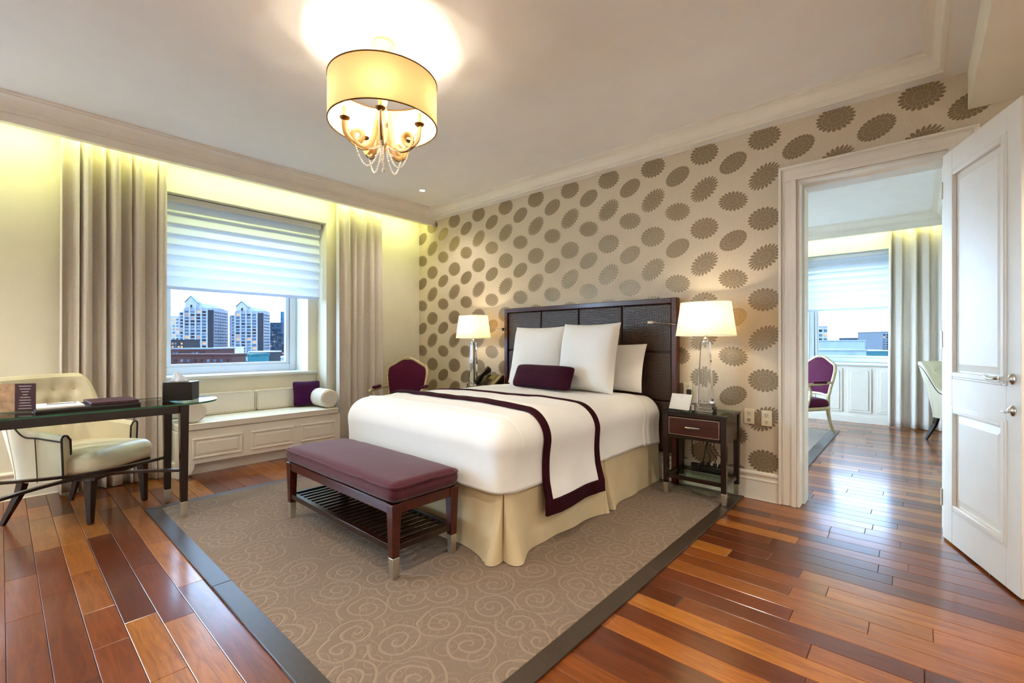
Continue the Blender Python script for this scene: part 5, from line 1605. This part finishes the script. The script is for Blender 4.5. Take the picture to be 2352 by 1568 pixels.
def building(label, u0, u1, v0, v1, t, depth, mat, cols=0, rows=0, lit=0.12, rz=0.0, band=None, roof=None, wfrac=(0.62, 0.55), vwin=None):
    a = cam2w(u0, t); b = cam2w(u1, t)
    w = (b - a).length
    mid = (a + b) / 2
    ang = math.atan2((b - a).y, (b - a).x) + rz
    B = thing('building', label, 'building', (mid.x, mid.y, GROUND), ang, group='buildings outside the windows')
    top = pz(v0, t) - GROUND
    obj('wall', MB().box(-w / 2, w / 2, 0, depth, 0, top), mat, B)
    obj('parapet', MB().box(-w / 2 - 0.3, w / 2 + 0.3, -0.3, depth + 0.3, top, top + 0.5), roof or mat, B)
    if cols:
        vt, vb = vwin or (v0 + 4, v1)
        zt, zb = pz(vt, t) - GROUND, pz(vb, t) - GROUND
        cw = w / cols; rh = (zt - zb) / rows
        for i in range(cols):
            for j in range(rows):
                o_ = bpy.data.objects.new('window', wobj(cw * wfrac[0], rh * wfrac[1], pickw(lit))); COL.objects.link(o_)
                o_.parent = B; o_.location = (-w / 2 + cw * (i + 0.5), 0, zb + rh * (j + 0.5))
    return B
def tower(label, uc, peak, uL, uR, vshould, t, ns):
    """apartment tower: uc = pixel column of the near corner, uL front left, uR side right end"""
    px_ = t / 1045.3
    W_ = (uc - uL) * px_ / math.cos(math.radians(20)); D_ = (uR - uc) * px_ / math.sin(math.radians(24))
    c = cam2w(uc, t)
    view = math.atan2(c.y, c.x)
    B = thing('apartment_tower', label, 'building', (c.x, c.y, GROUND), view - PI / 2 - math.radians(20), group='twin apartment towers')
    # local: +x right along the front (front spans -W..0), +y away
    H1 = pz(vshould, t) - GROUND; H2 = pz(vshould - 0, t) - GROUND
    pk = pz(peak, t) - GROUND
    sW = 0.16 * W_
    obj('wall', MB().box(-W_ + sW, 0, 0, D_, 0, H1).box(-W_, -W_ + sW, 1.5, D_ * 0.8, 0, H1 - 4), C_['stone'], B)
    # bays proud of the wall between the window columns
    cols = 4; bw = (W_ * 0.80 - sW) / (cols - 0) ; x00 = -W_ + sW
    for i in range(cols + 1):
        obj('pier', MB().box(x00 + i * bw - 0.6, x00 + i * bw + 0.6, -0.7, 0.1, 0, H1 - (1 if i in (0, cols) else -3)), C_['stone2'], B)
    obj('dark_strip', MB().box(x00 + cols * bw + 0.8, -0.4, -0.25, 0.1, 0, H1 - 2), C_['dark'], B)  # dark strip laid on the wall, standing in for a recess
    fl = 3.02; nfl = int((H1 - 6) / fl)
    for j in range(nfl):
        z = H1 - 4 - j * fl
        if z < pz(835, t) - GROUND: break
        obj('floor_band', MB().box(x00, x00 + cols * bw, -0.35, 0.05, z - 1.75, z - 1.2), C_['stone2'], B)
        for i in range(cols):
            o_ = bpy.data.objects.new('window', wobj(bw * 0.66, 1.75, pickw(0.16))); COL.objects.link(o_); o_.parent = B
            o_.location = (x00 + (i + 0.5) * bw, 0, z)
        o_ = bpy.data.objects.new('window', wobj(sW * 0.55, 1.6, pickw(0.1))); COL.objects.link(o_); o_.parent = B
        o_.location = (-W_ + sW / 2, 1.5, z - 2)
        obj('balcony', MB().box(-W_ - 1.2, -W_, 2, 6, z - 2.4, z - 1.8), C_['stone2'], B)
    # side face windows, too fine to pick apart
    m_ = MB()
    for i in range(ns):
        for j in range(nfl):
            z = H1 - 4 - j * fl
            if z < pz(835, t) - GROUND: break
            y = D_ * (i + 0.5) / ns
            m_.box(-0.05, 0.08, y - D_ / ns * 0.3, y + D_ / ns * 0.3, z - 0.9, z + 0.8)
    s_ = obj('side_window_grid', m_, C_['dark'], B); s_['kind'] = 'stuff'
    # gabled crown and stepped roofs
    g0, g1 = x00 + 0.2 * bw, x00 + 2.2 * bw
    gm = (g0 + g1) / 2
    sh_ = H1 + (pk - H1) * 0.45
    m_ = MB().prism([(g0, H1), (g1, H1), (g1, sh_), (gm, pk), (g0, sh_)], -0.4, 8, 'y')
    gb = obj('gable', m_, C_['stone2'], B, fix=True)
    obj('gable_roof', MB().prism([(g0 - 0.6, sh_), (gm, pk + 0.5), (g1 + 0.6, sh_), (g1 + 0.6, sh_ + 0.7), (gm, pk + 1.2), (g0 - 0.6, sh_ + 0.7)], -0.8, 9, 'y'), C_['roofgreen'], gb, fix=True)
    o_ = bpy.data.objects.new('window', wobj(bw * 0.5, 2.4, 0)); COL.objects.link(o_); o_.parent = B; o_.location = (gm, -0.4, H1 + 1.5)
    obj('mansard_roof', MB().add([(g1, 1, H1), (0.3, 1, H1), (0.3, D_ * 0.75, H1), (g1, D_ * 0.75, H1), (g1, 4, sh_), (-4, 4, sh_ - 1), (-4, D_ * 0.6, sh_ - 1), (g1, D_ * 0.6, sh_)], [(4, 5, 6, 7), (0, 1, 5, 4), (1, 2, 6, 5), (2, 3, 7, 6), (3, 0, 4, 7)]), C_['roofgreen'], B)
    return B
gp = obj('ground', MB().box(-900, 500, -400, 1200, GROUND - 2, GROUND), C_['street'])
S(gp, 'grey city ground far below the windows', 'ground')
tower('grey gabled apartment tower with greenish roof, nearer the desk end of the window', 492, 682, 424, 526, 707, 440, 8)
tower('grey gabled apartment tower beside the dark slender towers', 606, 694, 538, 621, 714, 455, 5)
building('pale mid rise with curved lit balconies at the window frame edge', 386, 421, 726, 782, 620, 40, C_['stone2'], 4, 7, 0.5)
building('dark low block with yellow lit ground floor beside the gabled tower', 386, 421, 781, 800, 380, 20, C_['dark'], 5, 2, 0.5)
building('long brown brick building in front of the gabled towers', 380, 472, 802, 815, 190, 20, C_['brick'], 12, 1, 0.03, roof=C_['slate'])
building('low dark brick building along the bottom of the bedroom window', 380, 532, 816, 836, 150, 8, C_['brick'], 10, 1, 0.0, wfrac=(0.4, 0.4))
building('white rooftop penthouse between the two gabled towers', 492, 527, 799, 815, 260, 14, C_['white'], 3, 1, 0.0)
building('dark reddish mid rise squeezed between the two gabled towers', 527, 540, 726, 812, 560, 30, C_['navy'], 2, 14, 0.2)
sgn = building('teal shop building with white rooftop lettering below the second tower', 531, 572, 816, 836, 170, 14, C_['teal'])
zt_ = pz(817, 170) - GROUND
for i in range(7):
    w_ = 0.62
    m_ = MB().box(0, 0.14, -0.1, 0.05, 0, 1.5)
    if i % 3 != 1: m_.box(w_ - 0.14, w_, -0.1, 0.05, 0, 1.5)
    if i % 2 == 0: m_.box(0.14, w_ - 0.14, -0.1, 0.05, 0, 0.16)
    else: m_.box(0.14, w_ - 0.14, -0.1, 0.05, 1.34, 1.5)
    m_.v = [(p[0] - 2.9 + i * 0.86, p[1] - 0.02, p[2] + zt_ - 1.8) for p in m_.v]
    obj('sign_letter', m_, C_['white'], sgn)
building('dark brick house with pale sloping cornice below the second tower', 572, 602, 809, 836, 200, 16, C_['dark'], 5, 1, 0.05, roof=C_['white'])
building('dark brown tower block standing right of the gabled towers', 620, 645, 741, 818, 600, 40, C_['navy'], 6, 14, 0.04)
building('slender blue glass tower rising at the window edge', 644, 668, 716, 812, 760, 40, C_['blueglass'], 4, 18, 0.02)
building('low blue office block in front of the glass tower', 639, 668, 768, 820, 480, 30, C_['navy'], 4, 8, 0.1)
building('flat white roofed shed near the window edge', 618, 668, 821, 836, 260, 20, C_['grey'], roof=C_['white'])
# through the sitting room window
building('pale blank concrete block in the middle of the sitting room window', 1915, 1987, 783, 830, 220, 14, C_['grey'], 0, 0)
building('old stone building with balconies at the edge of the sitting room window', 1868, 1901, 750, 836, 300, 30, C_['stone2'], 3, 8, 0.05)
building('small white building with teal shop front below the stone building', 1868, 1918, 786, 806, 240, 20, C_['white'], 5, 1, 0.3)
building('wide grey roof parapet at the bottom of the sitting room window', 1860, 1990, 805, 840, 180, 20, C_['grey'])
bl = building('dark blue office block with a thin spire behind it', 1985, 2032, 776, 800, 520, 40, C_['navy'], 6, 4, 0.1)
obj('spire', MB().lathe([(1.6, pz(778, 520) - GROUND), (1.2, pz(770, 520) - GROUND), (0.1, pz(761, 520) - GROUND)], 8, (0, 12)), C_['dark'], bl)
building('narrow grey tower beside the curtain in the sitting room window', 2027, 2050, 762, 810, 420, 30, C_['slate'], 3, 8, 0.05)
building('pale rounded roof hall with teal roofs below the dark office block', 1986, 2060, 806, 840, 230, 24, C_['teal'], 0, 0, roof=C_['white'])
